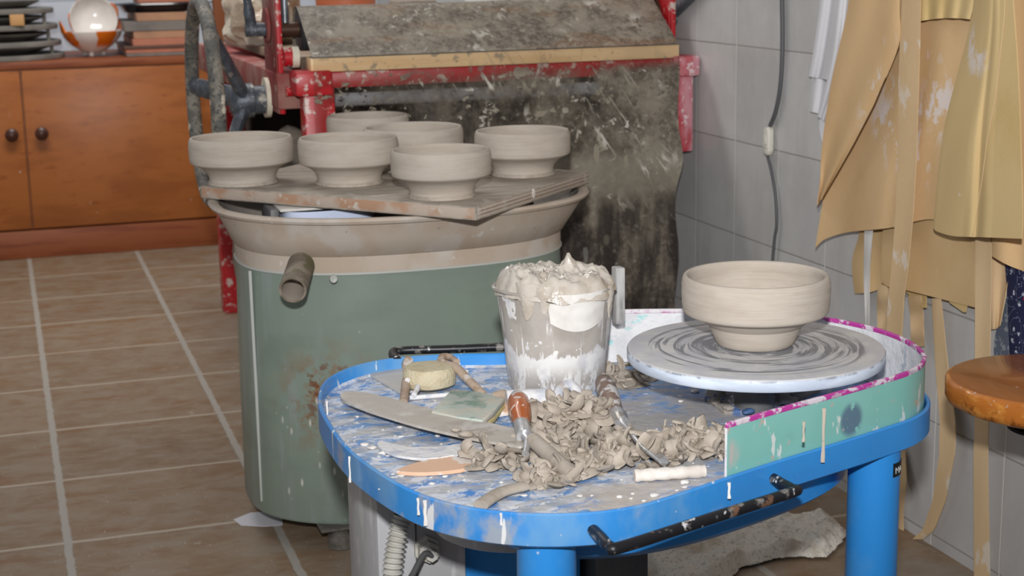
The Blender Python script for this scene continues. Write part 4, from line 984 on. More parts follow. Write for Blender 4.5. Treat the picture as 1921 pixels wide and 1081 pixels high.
# splash pan: curved strip standing on the tray rim
ZS = .488
i0 = min(range(len(outl)), key=lambda i: (outl[i] - Vector((.664, 1.358, 0))).length)
i1 = min(range(len(outl)), key=lambda i: (outl[i] - Vector((.690, 1.901, 0))).length)
strip = offs(outl, .0088)[i0:i1 + 1]
def strip_mesh(bm, poly, z0, z1, w, mo, mi_, mt):
    n = len(poly); L = []
    nr = []
    for i in range(n):
        t = (poly[min(i + 1, n - 1)] - poly[max(i - 1, 0)]).normalized(); nr.append(Vector((t.y, -t.x, 0)))
    rows = []
    for i in range(n):
        a = poly[i] + nr[i] * w / 2; b = poly[i] - nr[i] * w / 2
        rows.append([bm.verts.new((a.x, a.y, z0)), bm.verts.new((a.x, a.y, z1)), bm.verts.new((b.x, b.y, z1)), bm.verts.new((b.x, b.y, z0))])
    for A, B in zip(rows[:-1], rows[1:]):
        for j, m in enumerate((mo, mt, mi_, mo)):
            bm.faces.new((A[j], B[j], B[(j + 1) % 4], A[(j + 1) % 4])).material_index = m
    bm.faces.new(rows[0]).material_index = mi_; bm.faces.new(list(reversed(rows[-1]))).material_index = mi_
S = Thing('splash_pan', 'turquoise curved splash guard with magenta rim and white inside on the blue tray', 'splash pan', (HC.x, HC.y, ZF))
bm = BM(); strip_mesh(bm, strip, ZF + .0005, ZS - .0055, .0032, 0, 1, 1); PAN_WALL = S.part('wall', bm, ['turq', 'splash_in'])
bm = BM(); strip_mesh(bm, strip, ZS - .0055, ZS, .0044, 0, 0, 0); S.part('rim_trim', bevel(bm, .0008, 1), 'magenta', label='magenta rim')

# bowl on the wheel
cw = bowl(1416, 644.5, HC.z, .0868, .0835, 'wheel', 'large freshly trimmed clay bowl standing on the wheel head', None, 9)

# ---------------------------------------------------------------- jug of slip
jc = Az(1044, 721, ZF)
jt = Ay(1046, 531, jc.y).z
T = Thing('slip_jug', 'clear plastic jug streaked with white slip and heaped with wet slip', 'jug', (jc.x, jc.y, ZF))
rb, rt = .0605, .0725
bm = BM(); seg = 72; JH = jt - ZF
def jr(r, z, sp=0.0):
    out = []
    for k in range(seg):
        a = 2 * PI * k / seg; q = r + sp * max(0, math.cos(a - PI)) ** 10
        out.append((jc.x + q * math.cos(a), jc.y + q * math.sin(a), z))
    return out
loft(bm, [jr(rb - .002, ZF + .0004), jr(rb, ZF + .003), jr(rb + (rt - rb) * .5, ZF + JH * .5), jr(rt, jt - .006, .002), jr(rt + .002, jt - .002, .006), jr(rt + .0018, jt, .0065), jr(rt - .0005, jt, .005), jr(rt - .002, jt - .006, .001), jr(rb - .002, ZF + .004)])
T.part('body', bm, 'jug')
bm = BM(); lathe(bm, [(rb - .004, .005), (rb - .0035, .01), (rt - .0045, JH - .014), (.002, JH - .012)], (jc.x, jc.y, ZF), 56); T.part('slip_fill', bm, 'jug_fill')
# handle flange behind right
hp0 = Ay(1152, 495, jc.y + .02); hp1 = Ay(1168, 605, jc.y + .02)
bm = bbox(hp0.x - .001, hp1.x, jc.y + .010, jc.y + .028, hp1.z, hp0.z - .004, .002); T.part('handle', bm, 'clear')
# heaped slip on the rim
bm = BM(); NR, NA = 26, 110; rings = []
for i in range(NR):
    t = i / (NR - 1); r = (rt + .0028) * (1 - t) ; ring = []
    for k in range(NA):
        a = 2 * PI * k / NA; x, y = r * math.cos(a), r * math.sin(a)
        h = .020 * min(1, (t * 7)) ** .6 * (.78 + .12 * math.cos(a * 1.0 + 2.5))
        fo = abs(nz((x, y, 0), 48, 3)); fo2 = abs(nz((x, y, 0), 105, 8))
        h += (.016 * (.40 - fo) + .008 * (.4 - fo2) + .0035 * nz((x, y, 4), 190)) * min(1, t * 5)
        h += .015 * math.exp(-(((x - .014) / .0095) ** 2 + ((y + .004) / .012) ** 2)) * (1 + .8 * nz((x, y, 2), 120)) + .008 * math.exp(-(((x - .026) / .014) ** 2 + ((y + .004) / .02) ** 2))
        h += .005 * math.exp(-(((x + .05) / .014) ** 2 + (y / .03) ** 2)) + .004 * math.exp(-(((x - .052) / .014) ** 2 + (y / .03) ** 2))
        rr = r * (1 + (.035 * nz((x * 1.0, y, 1), 60, 5) if t < .2 else 0))
        ring.append((jc.x + rr * math.cos(a), jc.y + rr * math.sin(a), jt - .005 + h if i else jt - .010 + .006 * nz((x, y, 0), 50, 2)))
    rings.append(ring)
loft(bm, rings[:-1], True, True); T.part('slip_heap', bm, 'slip', ang=80)
# thick runs of slip down the outside
for k, (px, py0, py1, w, thick) in enumerate(((965, 538, 590, .016, .004), (1052, 550, 604, .040, .003), (990, 540, 575, .012, .003), (1120, 540, 590, .010, .003))):
    bm = BM(); G = []
    for j in range(14):
        v = j / 13; py = py0 + (py1 - py0) * v; row = []
        for i in range(13):
            uu = i / 12 * 2 - 1
            wv = w * (1 - .5 * v) if k != 1 else w * (1.05 - .1 * v)
            ang = math.atan2(Ay(px, py, jc.y).x - jc.x, -.055); aa = -PI / 2 + math.asin(max(-.95, min(.95, (Ay(px, py, jc.y).x - jc.x) / rt))) + uu * wv / rt
            z = Ay(px, py, jc.y - .06).z; z -= .012 * (1 - uu * uu) * v + .003 * nz((uu * 3, v, k), 2)
            r = rb + (rt - rb) * min(1, (z - ZF) / JH) + .0006 + thick * (1 - uu * uu) * (.35 + .65 * math.sin(min(1, .25 + v) * PI * .9)) * (1 + .4 * nz((uu * 3, v * 5, k), 1.5))
            row.append((jc.x + r * math.cos(aa), jc.y + r * math.sin(aa), z))
        G.append(row)
    thick_grid(bm, G, .0008); T.part('slip_run', bm, 'white_run' if k == 1 else 'slip')

# ---------------------------------------------------------------- things lying on the tray
def P2(lst, z): return [Az(a, b, z) for a, b in lst]
# sponge
sc = Az(806, 724, ZF + .004)
bm = BM(); rr = .031
lathe(bm, [(rr * .80, 0), (rr * .95, .003), (rr, .010), (rr * .985, .020), (rr * .88, .0255), (rr * .55, .0265), (.001, .026)], (sc.x, sc.y, ZF + .004), 56)
for v in bm.verts:
    v.co.x = sc.x + (v.co.x - sc.x) * 1.08; v.co += Vector((nz(v.co, 60), nz(v.co, 60, 5), nz(v.co, 60, 9))) * .0008
single('sponge', bm, 'sponge', (sc.x, sc.y, ZF + .004), 'round yellow sponge lying near the back of the blue tray', 'sponge')
# card under the sponge
bm = BM(); pl = P2([(692, 704), (750, 694), (800, 692), (812, 730), (752, 740), (735, 730)], ZF + .0012); prism(bm, [(q.x, q.y) for q in pl], ZF + .0008, ZF + .0034)
single('plastic_card', bm, 'card', (pl[0].x, pl[0].y, ZF), 'thin pale plastic card pushed under the yellow sponge', 'card')
# chunky wooden clamp-like tool left of the sponge
T = Thing('wire_clamp', 'slip-covered wooden toggle with a white rod, left of the yellow sponge', 'tool', Az(765, 745, ZF))
q = P2([(757, 752), (762, 725), (768, 712)], ZF + .008); bm = BM(); tube(bm, [Vector((q[0].x, q[0].y, ZF + .006)), Vector((q[1].x, q[1].y, ZF + .012)), Vector((q[2].x, q[2].y, ZF + .018))], [.0052, .006, .005], 14); T.part('toggle', bm, 'tool_wood')
q = P2([(764, 714), (778, 708), (784, 716), (776, 728)], ZF + .018); bm = BM(); tube(bm, smooth_path([Vector((p.x, p.y, ZF + .018 - .003 * k)) for k, p in enumerate(q)], 6), .0034, 10); T.part('hook', bm, 'white_slip')
q = P2([(768, 747), (845, 741)], ZF + .004); bm = BM(); cyl(bm, Vector((q[0].x, q[0].y, ZF + .0042)), Vector((q[1].x, q[1].y, ZF + .0042)), .003, 14); T.part('rod', bm, 'white_slip')
q = Az(764, 696, ZF); bm = BM(); c = Vector((q.x, q.y, ZF + .010)); tube(bm, [c + Vector((.0, .0, -.009)), c + Vector((0, -.002, 0)), c + Vector((.001, -.006, .007))], [.007, .0075, .006], 18)
single('dowel', bm, 'tool_wood', (q.x, q.y, ZF), 'short clay-crusted dowel standing behind the left edge of the sponge', 'tool')
# hooked wooden tool
bm = BM(); zz_ = ZF + .024
pth = [Az(857, 679, ZF + .030), Az(846, 671, ZF + .030), Az(832, 669, ZF + .030), Az(829, 679, ZF + .028), Az(842, 685, ZF + .027), Az(855, 689, ZF + .026), Az(872, 706, ZF + .019), Az(890, 724, ZF + .013), Az(907, 741, ZF + .006)]
tube(bm, smooth_path(pth, 6), [.0045] * 6 + [.0055] * 6 + [.006] * 12 + [.0062] * 12 + [.0058] * 12 + [.0042], 14, flat=.75)
single('hooked_tool', bm, 'tool_wood', pth[-1], 'hooked clay-covered wooden tool leaning on the yellow sponge', 'tool')
# scrub sponge
T = Thing('scrub_sponge', 'green and yellow scouring sponge caked with clay in the middle of the tray', 'sponge', Az(880, 765, ZF))
zs0 = ZF + .004; pl = P2([(808, 772), (848, 730), (900, 735), (948, 748), (928, 770), (906, 790), (860, 783)], zs0 + .014)
def slab(bm, pl, z0, z1, sub=1, amp=.0006):
    prism(bm, [(q.x, q.y) for q in pl], z0, z1); bevel(bm, min(.0025, (z1 - z0) * .35), 2); return bm
bm = BM(); T.part('foam', slab(bm, pl, zs0, zs0 + .0075), 'foam')
pl2 = [q + Vector((nz(q, 90) * .001, nz(q, 90, 4) * .001, 0)) for q in pl]
bm = BM(); T.part('scouring_pad', slab(bm, pl2, zs0 + .0076, zs0 + .0145), 'scrub')
bm = BM(); pl = P2([(915, 774), (930, 760), (955, 754), (968, 762), (960, 775), (935, 779)], ZF + .004); slab(bm, pl, ZF + .0006, ZF + .007)
single('wood_rib', bm, 'wood_rib', pl[0], 'small orange-brown wooden rib between the scouring sponge and the orange handle', 'rib')
bm = BM(); tube(bm, [Az(925, 744, ZF + .007), Az(945, 741, ZF + .009), Az(957, 747, ZF + .008)], [.005, .0068, .005], 14)
single('tool_stub', bm, 'tool_wood', Az(945, 742, ZF), 'clay-crusted stub of a tool right behind the scouring sponge', 'tool')
# long blade
zk = ZF + .0165
kp = [(638, 738), (645, 733), (665, 732), (700, 737), (760, 752), (830, 770), (900, 788), (965, 806), (985, 816), (980, 838), (950, 832), (880, 818), (800, 800), (740, 783), (690, 767), (655, 753), (642, 746)]
pl = smooth_path(P2(kp, zk), 4, True); bm = BM(); prism(bm, [(q.x, q.y) for q in pl], zk - .0032, zk); bevel(bm, .001, 1)
for v in bm.verts: v.co.z += .006 * max(0, (v.co.x - .47) / .1) - .0015
T = Thing('long_blade', 'long clay-smeared flat blade with a rounded tip, lying across the left half of the tray', 'blade', Az(700, 750, ZF)); T.part('blade', bm, 'blade')
for (px, py, s_) in ((875, 820, .006), (855, 812, .004), (900, 822, .004)):
    q = Az(px, py, zk); bm = BM(); bmesh.ops.create_icosphere(bm, subdivisions=3, radius=s_)
    for v in bm.verts: v.co = Vector((v.co.x * 1.5, v.co.y, v.co.z * .6)) * (1 + .3 * nz(v.co, 200)) + Vector((q.x, q.y, zk + .0035))
    T.part('clay_crumb', bm, 'clay_wet')
# curved white knife
kp = [(707, 832), (716, 826), (735, 832), (770, 838), (820, 838), (860, 833), (900, 826), (925, 822), (922, 832), (880, 845), (840, 856), (800, 860), (755, 857), (722, 845)]
zk2 = ZF + .006; pl = smooth_path(P2(kp, zk2), 3, True); bm = BM(); prism(bm, [(q.x, q.y) for q in pl], zk2 - .003, zk2); bevel(bm, .001, 1)
single('curved_knife', bm, 'white_slip', pl[0], 'curved knife coated in white slip, lying in front of the long blade', 'knife')
kp = [(742, 884), (770, 873), (810, 862), (850, 858), (885, 864), (890, 876), (850, 884), (800, 888), (760, 887)]
zk3 = ZF + .004; pl = smooth_path(P2(kp, zk3), 3, True); bm = BM(); prism(bm, [(q.x, q.y) for q in pl], zk3 - .003, zk3 + .001); bevel(bm, .001, 1)
single('wood_rib', bm, 'wood_rib', pl[0], 'pointed leaf-shaped orange wooden rib at the front of the tray, left of the trimmings', 'rib')
# white pipe and elbow in front of the jug
bm = BM(); tube(bm, [Az(950, 752, ZF + .012), Az(1035, 747, ZF + .012)], [.0125, .0125], 24)
single('plastic_pipe', bm, 'white_slip', Az(990, 750, ZF), 'whitish slip-coated pipe lying in front of the jug', 'pipe')
bm = BM(); tube(bm, smooth_path([Az(1046, 752, ZF + .010), Az(1050, 730, ZF + .020), Az(1068, 722, ZF + .022), Az(1082, 735, ZF + .016), Az(1086, 752, ZF + .008)], 6), .0062, 16)
single('pipe_elbow', bm, 'white_slip', Az(1068, 740, ZF), 'slip-coated bent pipe piece in front of the jug', 'pipe')
# trimming tool with orange handle
def turning(label, p0, p1, prof, m, ferr, shaft, tip=None, cat='trimming tool'):
    p0, p1 = Vector(p0), Vector(p1); T = Thing('trimming_tool', label, cat, p0)
    d = p1 - p0; bm = BM(); pts = [p0 + d * t for t, r in prof]; tube(bm, pts, [r for t, r in prof], 24); T.part('handle', bm, m)
    bm = BM(); tube(bm, [Vector(q) for q, r in ferr], [r for q, r in ferr], 20); T.part('ferrule', bm, 'metal')
    bm = BM(); tube(bm, [Vector(q) for q, r in shaft], [r for q, r in shaft], 12); T.part('shaft', bm, 'metal')
    if tip: bm = BM(); slab(bm, tip, tip[0].z - .001, tip[0].z + .001); T.part('cutter', bm, 'metal')
    return T
hz = ZF + .034
a = Az(970, 742, hz + .002); b = Az(981, 800, hz - .010)
f0 = Az(979, 795, hz - .009); f1 = Az(984, 820, hz - .013); f2 = Az(988, 812, hz - .012); f3 = Az(990, 826, hz - .013); f4 = Az(986, 852, hz - .019)
turning('turning tool with a varnished orange wooden handle, clay smeared on it', a, b, [(0, .004), (.06, .009), (.2, .0122), (.42, .0132), (.65, .0122), (.85, .0095), (1, .0085)], 'orange_handle',
        [(f0, .0085), (f0.lerp(f1, .3), .0100), (f0.lerp(f1, .5), .0092), (f0.lerp(f1, .6), .0098), (f1, .0088)], [(f1, .0045), (f3, .004), (f4, .0042)])
hz = ZF + .034
a = Az(1130, 712, hz + .004); b = Az(1156, 775, hz - .008)
f1 = Az(1168, 795, hz - .012); s1 = Az(1178, 806, hz - .012); s2 = Az(1205, 840, ZF + .020); s3 = Az(1240, 868, ZF + .014)
tp = P2([(1228, 855), (1240, 846), (1256, 866), (1248, 876), (1238, 872)], ZF + .014)
turning('long trimming tool with a clay-smeared brown handle and thin rod across the trimmings', a, b, [(0, .005), (.08, .0098), (.3, .0122), (.6, .0115), (.85, .0092), (1, .0085)], 'brown_handle',
        [(b, .0088), (b.lerp(f1, .4), .0098), (f1, .0082)], [(f1, .0035), (s1, .0028), (s2, .0024), (s3, .002)], tp)
# pale wooden stick, chalk stick
bm = BM(); tube(bm, [Az(1000, 826, ZF + .022), Az(1040, 862, ZF + .017), Az(1074, 892, ZF + .013)], [.0085, .0088, .0086], 18)
single('wooden_stick', bm, 'clay_wet', Az(1040, 860, ZF), 'thick clay-covered wooden stick lying on the front of the trimmings', 'stick')
bm = BM(); tube(bm, smooth_path([Az(1190, 893, ZF + .0072), Az(1230, 890, ZF + .0075), Az(1280, 887, ZF + .0072), Az(1322, 884, ZF + .007)], 5), [.0066 + .0006 * math.sin(i * 2.1) for i in range(16)], 16)
single('chalk_stick', bm, 'white_chalk', Az(1250, 890, ZF), 'chunky white stick lying at the front edge of the tray', 'stick')
# bent strip of clay at the front edge
bm = BM(); pth = smooth_path([Az(902, 948, ZF + .005), Az(920, 935, ZF + .006), Az(945, 922, ZF + .007), Az(985, 912, ZF + .007)], 6)
tube(bm, pth, .0085, 14, flat=.55); single('clay_strip', bm, 'clay_wet', pth[0], 'bent thick strip of clay at the very front of the tray', 'clay strip')

# ---------------------------------------------------------------- heap of trimmings
bm = BM()
hill = [(1060, 820, .036, .045), (1000, 850, .022, .040), (940, 868, .020, .036), (1115, 812, .038, .038), (1050, 790, .030, .03), (1090, 880, .018, .040), (1180, 850, .016, .040), (1240, 850, .015, .035), (1300, 848, .016, .030), (1350, 850, .020, .026), (1040, 905, .012, .030), (1230, 880, .008, .04)]
HL = [(Az(a, b, ZF), h, r) for a, b, h, r in hill]
def hh(x, y):
    z = 0
    for q, h, r in HL:
        d2 = ((x - q.x) ** 2 + (y - q.y) ** 2) / (r * r * .55); z = max(z, h * math.exp(-d2))
    return z
def in_tray_edge(x, y):      # distance from the front edge line of the tray
    return min((Vector((x, y, 0)) - p).length for p in outl[::3])
N = 130; x0, x1, y0, y1 = .40, .72, 1.30, 1.66; V = {}
for i in range(N):
    for j in range(N):
        x = x0 + (x1 - x0) * i / (N - 1); y = y0 + (y1 - y0) * j / (N - 1); h = hh(x, y) * .82
        if h < .004: continue
        if in_tray_edge(x, y) < .010: continue
        k = abs(nz((x, y, 0), 60, 2)); k2 = abs(nz((x, y, 0), 120, 6))
        V[i, j] = bm.verts.new((x, y, ZF + max(.0002, h * (.75 + .5 * (.5 - k) * 1.6) + .004 * (.4 - k2) - .003)))
for (i, j) in list(V):
    if all(k in V for k in ((i + 1, j), (i, j + 1), (i + 1, j + 1))): bm.faces.new((V[i, j], V[i + 1, j], V[i + 1, j + 1], V[i, j + 1]))
rnd = random.Random(11)
def curl(bm, c, L, w, th, heading, pitch, bend, twist):
    n = 11; p = Vector(c); d = Vector((math.cos(heading), math.sin(heading), 0)); up = Vector((0, 0, 1)); G = []
    side = Vector((-math.sin(heading), math.cos(heading), 0)); side = (side * math.cos(twist) + up * math.sin(twist)).normalized()
    nrm = d.cross(side).normalized(); dz = d * math.cos(pitch) + nrm * math.sin(pitch)
    for k in range(n):
        t = k / (n - 1); ww = w * (.35 + .65 * math.sin(PI * min(1, .12 + t * .86))) * (1 + .25 * nz((c[0], c[1], t), 40, k))
        row = []
        for j in range(4):
            q = (j / 3 - .5) * 2; row.append(p + side * ww * q * .5 + dz.cross(side) * (q * q) * ww * .16)
        for r_ in row:
            if r_.z < ZF + .0008: r_.z = ZF + .0008
        G.append(row); p = p + dz * (L / (n - 1)); rot = Matrix.Rotation(bend / (n - 1), 3, side); dz = rot @ dz
        side = (Matrix.Rotation(twist * .12, 3, dz) @ side).normalized()
    thick_grid(bm, G, th)
def proj(p):
    c = RC.transposed() @ (Vector(p) - EYE); return CX + F * c.x / -c.z, CY - F * c.y / -c.z
def segd(px, py, pl):
    b = 1e9
    for (x0, y0), (x1, y1) in zip(pl[:-1], pl[1:]):
        t = max(0, min(1, ((px - x0) * (x1 - x0) + (py - y0) * (y1 - y0)) / ((x1 - x0) ** 2 + (y1 - y0) ** 2))); b = min(b, math.hypot(px - x0 - t * (x1 - x0), py - y0 - t * (y1 - y0)))
    return b
KEEP = [([(1150, 760), (1178, 806), (1242, 868)], 17), ([(972, 760), (985, 850)], 20), ([(1004, 830), (1070, 888)], 16), ([(640, 745), (960, 822)], 24), ([(740, 880), (868, 872)], 22), ([(710, 835), (905, 838)], 18), ([(1195, 892), (1320, 884)], 18), ([(960, 752), (1040, 748)], 16), ([(1050, 735), (1086, 742)], 14)]
def clear_of_tools(x, y, z):
    px, py = proj((x, y, z)); return all(segd(px, py, pl) > d for pl, d in KEEP)
cnt = 0
while cnt < 640:
    q, h, r = rnd.choice(HL); a = rnd.random() * 2 * PI; rr = r * .95 * math.sqrt(rnd.random())
    x, y = q.x + rr * math.cos(a), q.y + rr * math.sin(a)
    z = hh(x, y)
    if z < .0028 or in_tray_edge(x, y) < .02 or y < q.y - r * .9: continue
    if not clear_of_tools(x, y, ZF + z): continue
    cnt += 1; big = rnd.random()
    if rnd.random() < .55:
        p = Vector((x, y, ZF + z * .80 + .0015 + .004 * rnd.random())); hd = rnd.random() * 6.28; d = Vector((math.cos(hd), math.sin(hd), rnd.uniform(-.2, .35))).normalized()
        axn = Vector((rnd.uniform(-1, 1), rnd.uniform(-1, 1), rnd.uniform(.2, 1.4))).normalized(); LL = .014 + .020 * rnd.random(); bd_ = rnd.uniform(-4.2, 4.2); pts = []
        for k in range(10):
            pts.append(Vector((p.x, p.y, max(p.z, ZF + .002)))); p = p + d * LL / 9; d = Matrix.Rotation(bd_ / 9, 3, axn) @ d
        w_ = .0042 + .0055 * rnd.random()
        tube(bm, pts, [w_ * (.45 + .55 * math.sin(PI * (.1 + .8 * k / 9))) for k in range(10)], 8, flat=.22 + .25 * rnd.random(), up=Vector((rnd.uniform(-.7, .7), rnd.uniform(-.7, .7), 1)))
        continue
    L = .012 + .020 * big; w = .007 + .010 * rnd.random()
    curl(bm, (x, y, ZF + z * .80 + .001 + .004 * rnd.random()), L, w, .0020 + .0022 * rnd.random(), rnd.random() * 6.28, rnd.uniform(-.3, .55), rnd.uniform(-3.4, 3.4), rnd.uniform(-.9, .9))
single('clay_trimmings', bm, 'clay_wet', Az(1060, 850, ZF), 'heap of grey clay shavings and curls spread over the front of the blue tray', 'clay trimmings', kind='stuff', ang=80)
# clay smear between jug and wheel head
bm = BM(); q0 = Az(1168, 712, ZF)
for k in range(26):
    a = rnd.random() * 6.28; rr = .03 * math.sqrt(rnd.random()); curl(bm, (q0.x + rr * 1.1 * math.cos(a), q0.y + rr * 1.3 * math.sin(a), ZF + .0025 + .004 * rnd.random()), .02 + .012 * rnd.random(), .008 + .006 * rnd.random(), .0022, rnd.random() * 6.28, rnd.uniform(-.2, .5), rnd.uniform(-2, 2), rnd.uniform(-.5, .5))
N = 40; V = {}
for i in range(N):
    for j in range(N):
        x = q0.x - .05 + .1 * i / 39; y = q0.y - .05 + .1 * j / 39; d = math.hypot((x - q0.x) / .045, (y - q0.y) / .05) + .35 * nz((x, y, 0), 45, 3)
        if d < 1: V[i, j] = bm.verts.new((x, y, ZF + .0004 + .007 * (1 - d) * (1 + nz((x, y, 0), 90, 4))))
for (i, j) in list(V):
    if all(k in V for k in ((i + 1, j), (i, j + 1), (i + 1, j + 1))): bm.faces.new((V[i, j], V[i + 1, j], V[i + 1, j + 1], V[i, j + 1]))
single('clay_scraps', bm, 'clay_wet', q0, 'flat smear of clay scraps between the jug and the wheel head', 'clay scraps', kind='stuff', ang=80)
# scraps behind the wheel head beside the splash pan
q0 = Az(1652, 716, ZF); bm = BM()
for k in range(10): curl(bm, (q0.x + rnd.uniform(-.02, .012), q0.y + rnd.uniform(-.01, .03), ZF + .004 + .012 * rnd.random()), .022, .010, .002, rnd.random() * 6.28, rnd.uniform(0, .7), rnd.uniform(-2, 2), rnd.uniform(-.5, .5))
single('clay_scraps', bm, 'clay_wet', q0, 'few curled clay scraps between the wheel head and the splash pan curve', 'clay scraps', kind='stuff', ang=80)

# dried drips on the tray rim and splash pan, flakes of dried slip on the tray
def drip(parent, px, py0, py1, wpx, z0, m, TT, out=.0008):
    a = Az(px, py0, z0); z1 = Ay(px, py1, a.y).z; dist = (a - EYE).length; w = wpx * dist / F / 2
    t = (EYE - a); t.z = 0; t = t.normalized() * out; bm = BM()
    n = 9; pts = [a + t + Vector((.0002 * math.sin(k * 1.3 + px), 0, (z1 - a.z) * k / (n - 1))) for k in range(n)]
    tube(bm, pts, [w * (1.1 - .35 * math.sin(PI * k / (n - 1)) + (.15 if k == n - 2 else 0)) for k in range(n)], 10, flat=.45, up=t)
    return TT.part('slip_drip', bm, m, parent=parent)
for (px, py0, py1, w) in ((797, 938, 986, 7), (784, 934, 966, 5), (613, 752, 800, 4), (655, 856, 905, 4), (940, 962, 985, 5), (1368, 905, 935, 6)):
    drip(WHEEL_TRAY, px, py0, py1, w, ZT - .001, 'white_run', WHEEL, .0012)
for (px, py0, py1, w) in ((1546, 765, 866, 7), (1508, 790, 828, 5)):
    drip(PAN_WALL, px, py0, py1, w, ZS - .007, 'basin', S, .0022)
bm = BM()
for k in range(150):
    px, py = rnd.uniform(640, 1330), rnd.uniform(690, 945)
    q = Az(px, py, ZF)
    if in_tray_edge(q.x, q.y) < .014 or not (q.x < .36 + .5 and q.y > 1.33) or hh(q.x, q.y) > .002: continue
    e_ = min(range(len(outl)), key=lambda i: (outl[i] - Vector((q.x, q.y, 0))).length); tt = (outl[(e_ + 1) % len(outl)] - outl[e_]).normalized()
    if Vector((-tt.y, tt.x, 0)).dot(Vector((q.x, q.y, 0)) - outl[e_]) < 0: continue
    r_ = rnd.choice((.0012, .0015, .002, .0028, .0042)); b0 = len(bm.verts)
    bmesh.ops.create_icosphere(bm, subdivisions=2, radius=r_)
    bm.verts.ensure_lookup_table()
    for v in list(bm.verts)[b0:]:
        v.co = Vector((v.co.x * 1.3, v.co.y, v.co.z * .45)) * (1 + .5 * nz((v.co.x + q.x, v.co.y + q.y, v.co.z), 400)) + Vector((q.x, q.y, ZF + r_ * .35))
single('slip_flakes', bm, 'white_run', Az(800, 800, ZF), 'scatter of small white flakes of dried slip over the blue tray', 'dried slip', kind='stuff', ang=80)

# ================================================================== towel and paper on the floor
rt_ = random.Random(5); bm = BM(); N, K = 190, 120
Lc = [(1180, 1000), (1190, 1060), (1230, 1180)]; Rc = [(1560, 978), (1592, 1008), (1552, 1050)]
Tc = [(1180, 1000), (1280, 975), (1400, 985), (1480, 985), (1560, 978)]; Bc = [(1230, 1180), (1330, 1120), (1390, 1070), (1460, 1052), (1552, 1050)]
g = coons(Lc, Rc, Tc, Bc, N, K); G = []
for j, r in enumerate(g):
    row = []
    for i, (px, py) in enumerate(r):
        q = Az(px, py, 0); e = min(i, N - i, j, K - j) / 14.0; e = min(1, e)
        w1 = nz((q.x * .8 + q.y * .6, q.y * .35 - q.x * .2, 0), 22, 4); w2 = nz((q.x * .5 - q.y * .9, q.x * .3, 0), 34, 7)
        h = .004 + e * (.012 + .028 * (1 - abs(w1) * 2.2) * .5 + .009 * (1 - abs(w2) * 2) * .5 + .010 * nz((q.x, q.y, 0), 12, 9)) + .0018 * rt_.random()
        row.append((q.x + .006 * nz((q.x, q.y, 0), 60, 3) * (1 - e), q.y + .006 * nz((q.x, q.y, 0), 60, 8) * (1 - e), max(.0012, h)))
    G.append(row)
thick_grid(bm, G, .0018); single('towel', bm, 'towel', (1.1, 2.2, 0), 'crumpled dirty terry towel on the floor under the blue wheel', 'towel', ang=80)
bm = BM(); pl = P2([(438, 975), (470, 962), (530, 958), (530, 985), (495, 988), (452, 986)], 0.001); prism(bm, [(q.x, q.y) for q in pl], .0005, .0012)
single('paper_scrap', bm, 'paper', pl[0], 'scrap of grey paper on the floor at the foot of the green housing', 'paper')

# ================================================================== aprons and cloths on the right wall
def cloth(T, name, left, right, top, bottom, off, fold, m, nu=44, nv=60, th=.0016, parent=None, label=None):
    g = coons(left, right, top, bottom, nu, nv); bm = BM(); G = []
    for j, r in enumerate(g):
        v = j / nv; row = []
        for i, (px, py) in enumerate(r):
            u_ = i / nu; row.append(Ax(px, py, XW - off - fold(u_, v)))
        G.append(row)
    thick_grid(bm, G, th); return T.part(name, bm, m, parent=parent, label=label, ang=80)
def tape(T, name, pts, w, off, m, parent=None, sway=.004, seed=0):
    """hanging tape: pts = centre line pixels, w = width in pixels (or list)"""
    n = 40; G = []; bm = BM()
    for j in range(n + 1):
        c = interp(pts, j / n); row = []
        ww = w if not isinstance(w, list) else interp([(a, 0) for a in w], j / n)[0]
        for i in range(4):
            uu = i / 3 - .5; row.append(Ax(c[0] + ww * uu, c[1], XW - off - sway * (1 + math.sin(j * .23 + seed)) - .001 * math.sin(uu * 5 + j * .15 + seed)))
        G.append(row)
    thick_grid(bm, G, .0014); return T.part(name, bm, m, parent=parent, ang=80)
def spx(pts, n=6): return [(p.x, p.y) for p in smooth_path([(a, b, 0) for a, b in pts], n)]
TOPY = -70
# white shirts behind
T = Thing('white_shirt', 'white cotton shirt hanging on the tiled wall behind the tan aprons', 'shirt', Ax(1560, 120, XW - .01))
cloth(T, 'body', spx([(1575, TOPY), (1560, 100), (1538, 225), (1545, 275)]), spx([(1700, TOPY), (1690, 100), (1680, 225), (1670, 285)]), [(1575, TOPY), (1700, TOPY)], [(1545, 275), (1670, 285)], .006, lambda u, v: .006 * math.sin(u * 9 + v * 2) + .006, 'white_cloth')
cloth(T, 'sleeve', spx([(1545, TOPY), (1537, 20), (1524, 110), (1518, 143)]), spx([(1590, TOPY), (1578, 20), (1563, 110), (1552, 150)]), [(1545, TOPY), (1590, TOPY)], [(1518, 143), (1552, 150)], .018, lambda u, v: .006 * math.sin(u * 7 + 1), 'white_cloth', 24, 40)
cloth(T, 'cuff', spx([(1524, 146), (1521, 180), (1520, 209)]), spx([(1552, 150), (1548, 180), (1540, 214)]), [(1524, 146), (1552, 150)], [(1520, 209), (1540, 214)], .014, lambda u, v: .004 * math.sin(u * 6), 'white_cloth', 16, 20)
cloth(T, 'sleeve', spx([(1580, TOPY), (1565, 80), (1548, 170), (1535, 218)]), spx([(1610, TOPY), (1595, 80), (1575, 170), (1556, 232)]), [(1580, TOPY), (1610, TOPY)], [(1535, 218), (1545, 228), (1556, 232)], .024, lambda u, v: .005 * math.sin(u * 7 + 1), 'white_cloth', 20, 40)

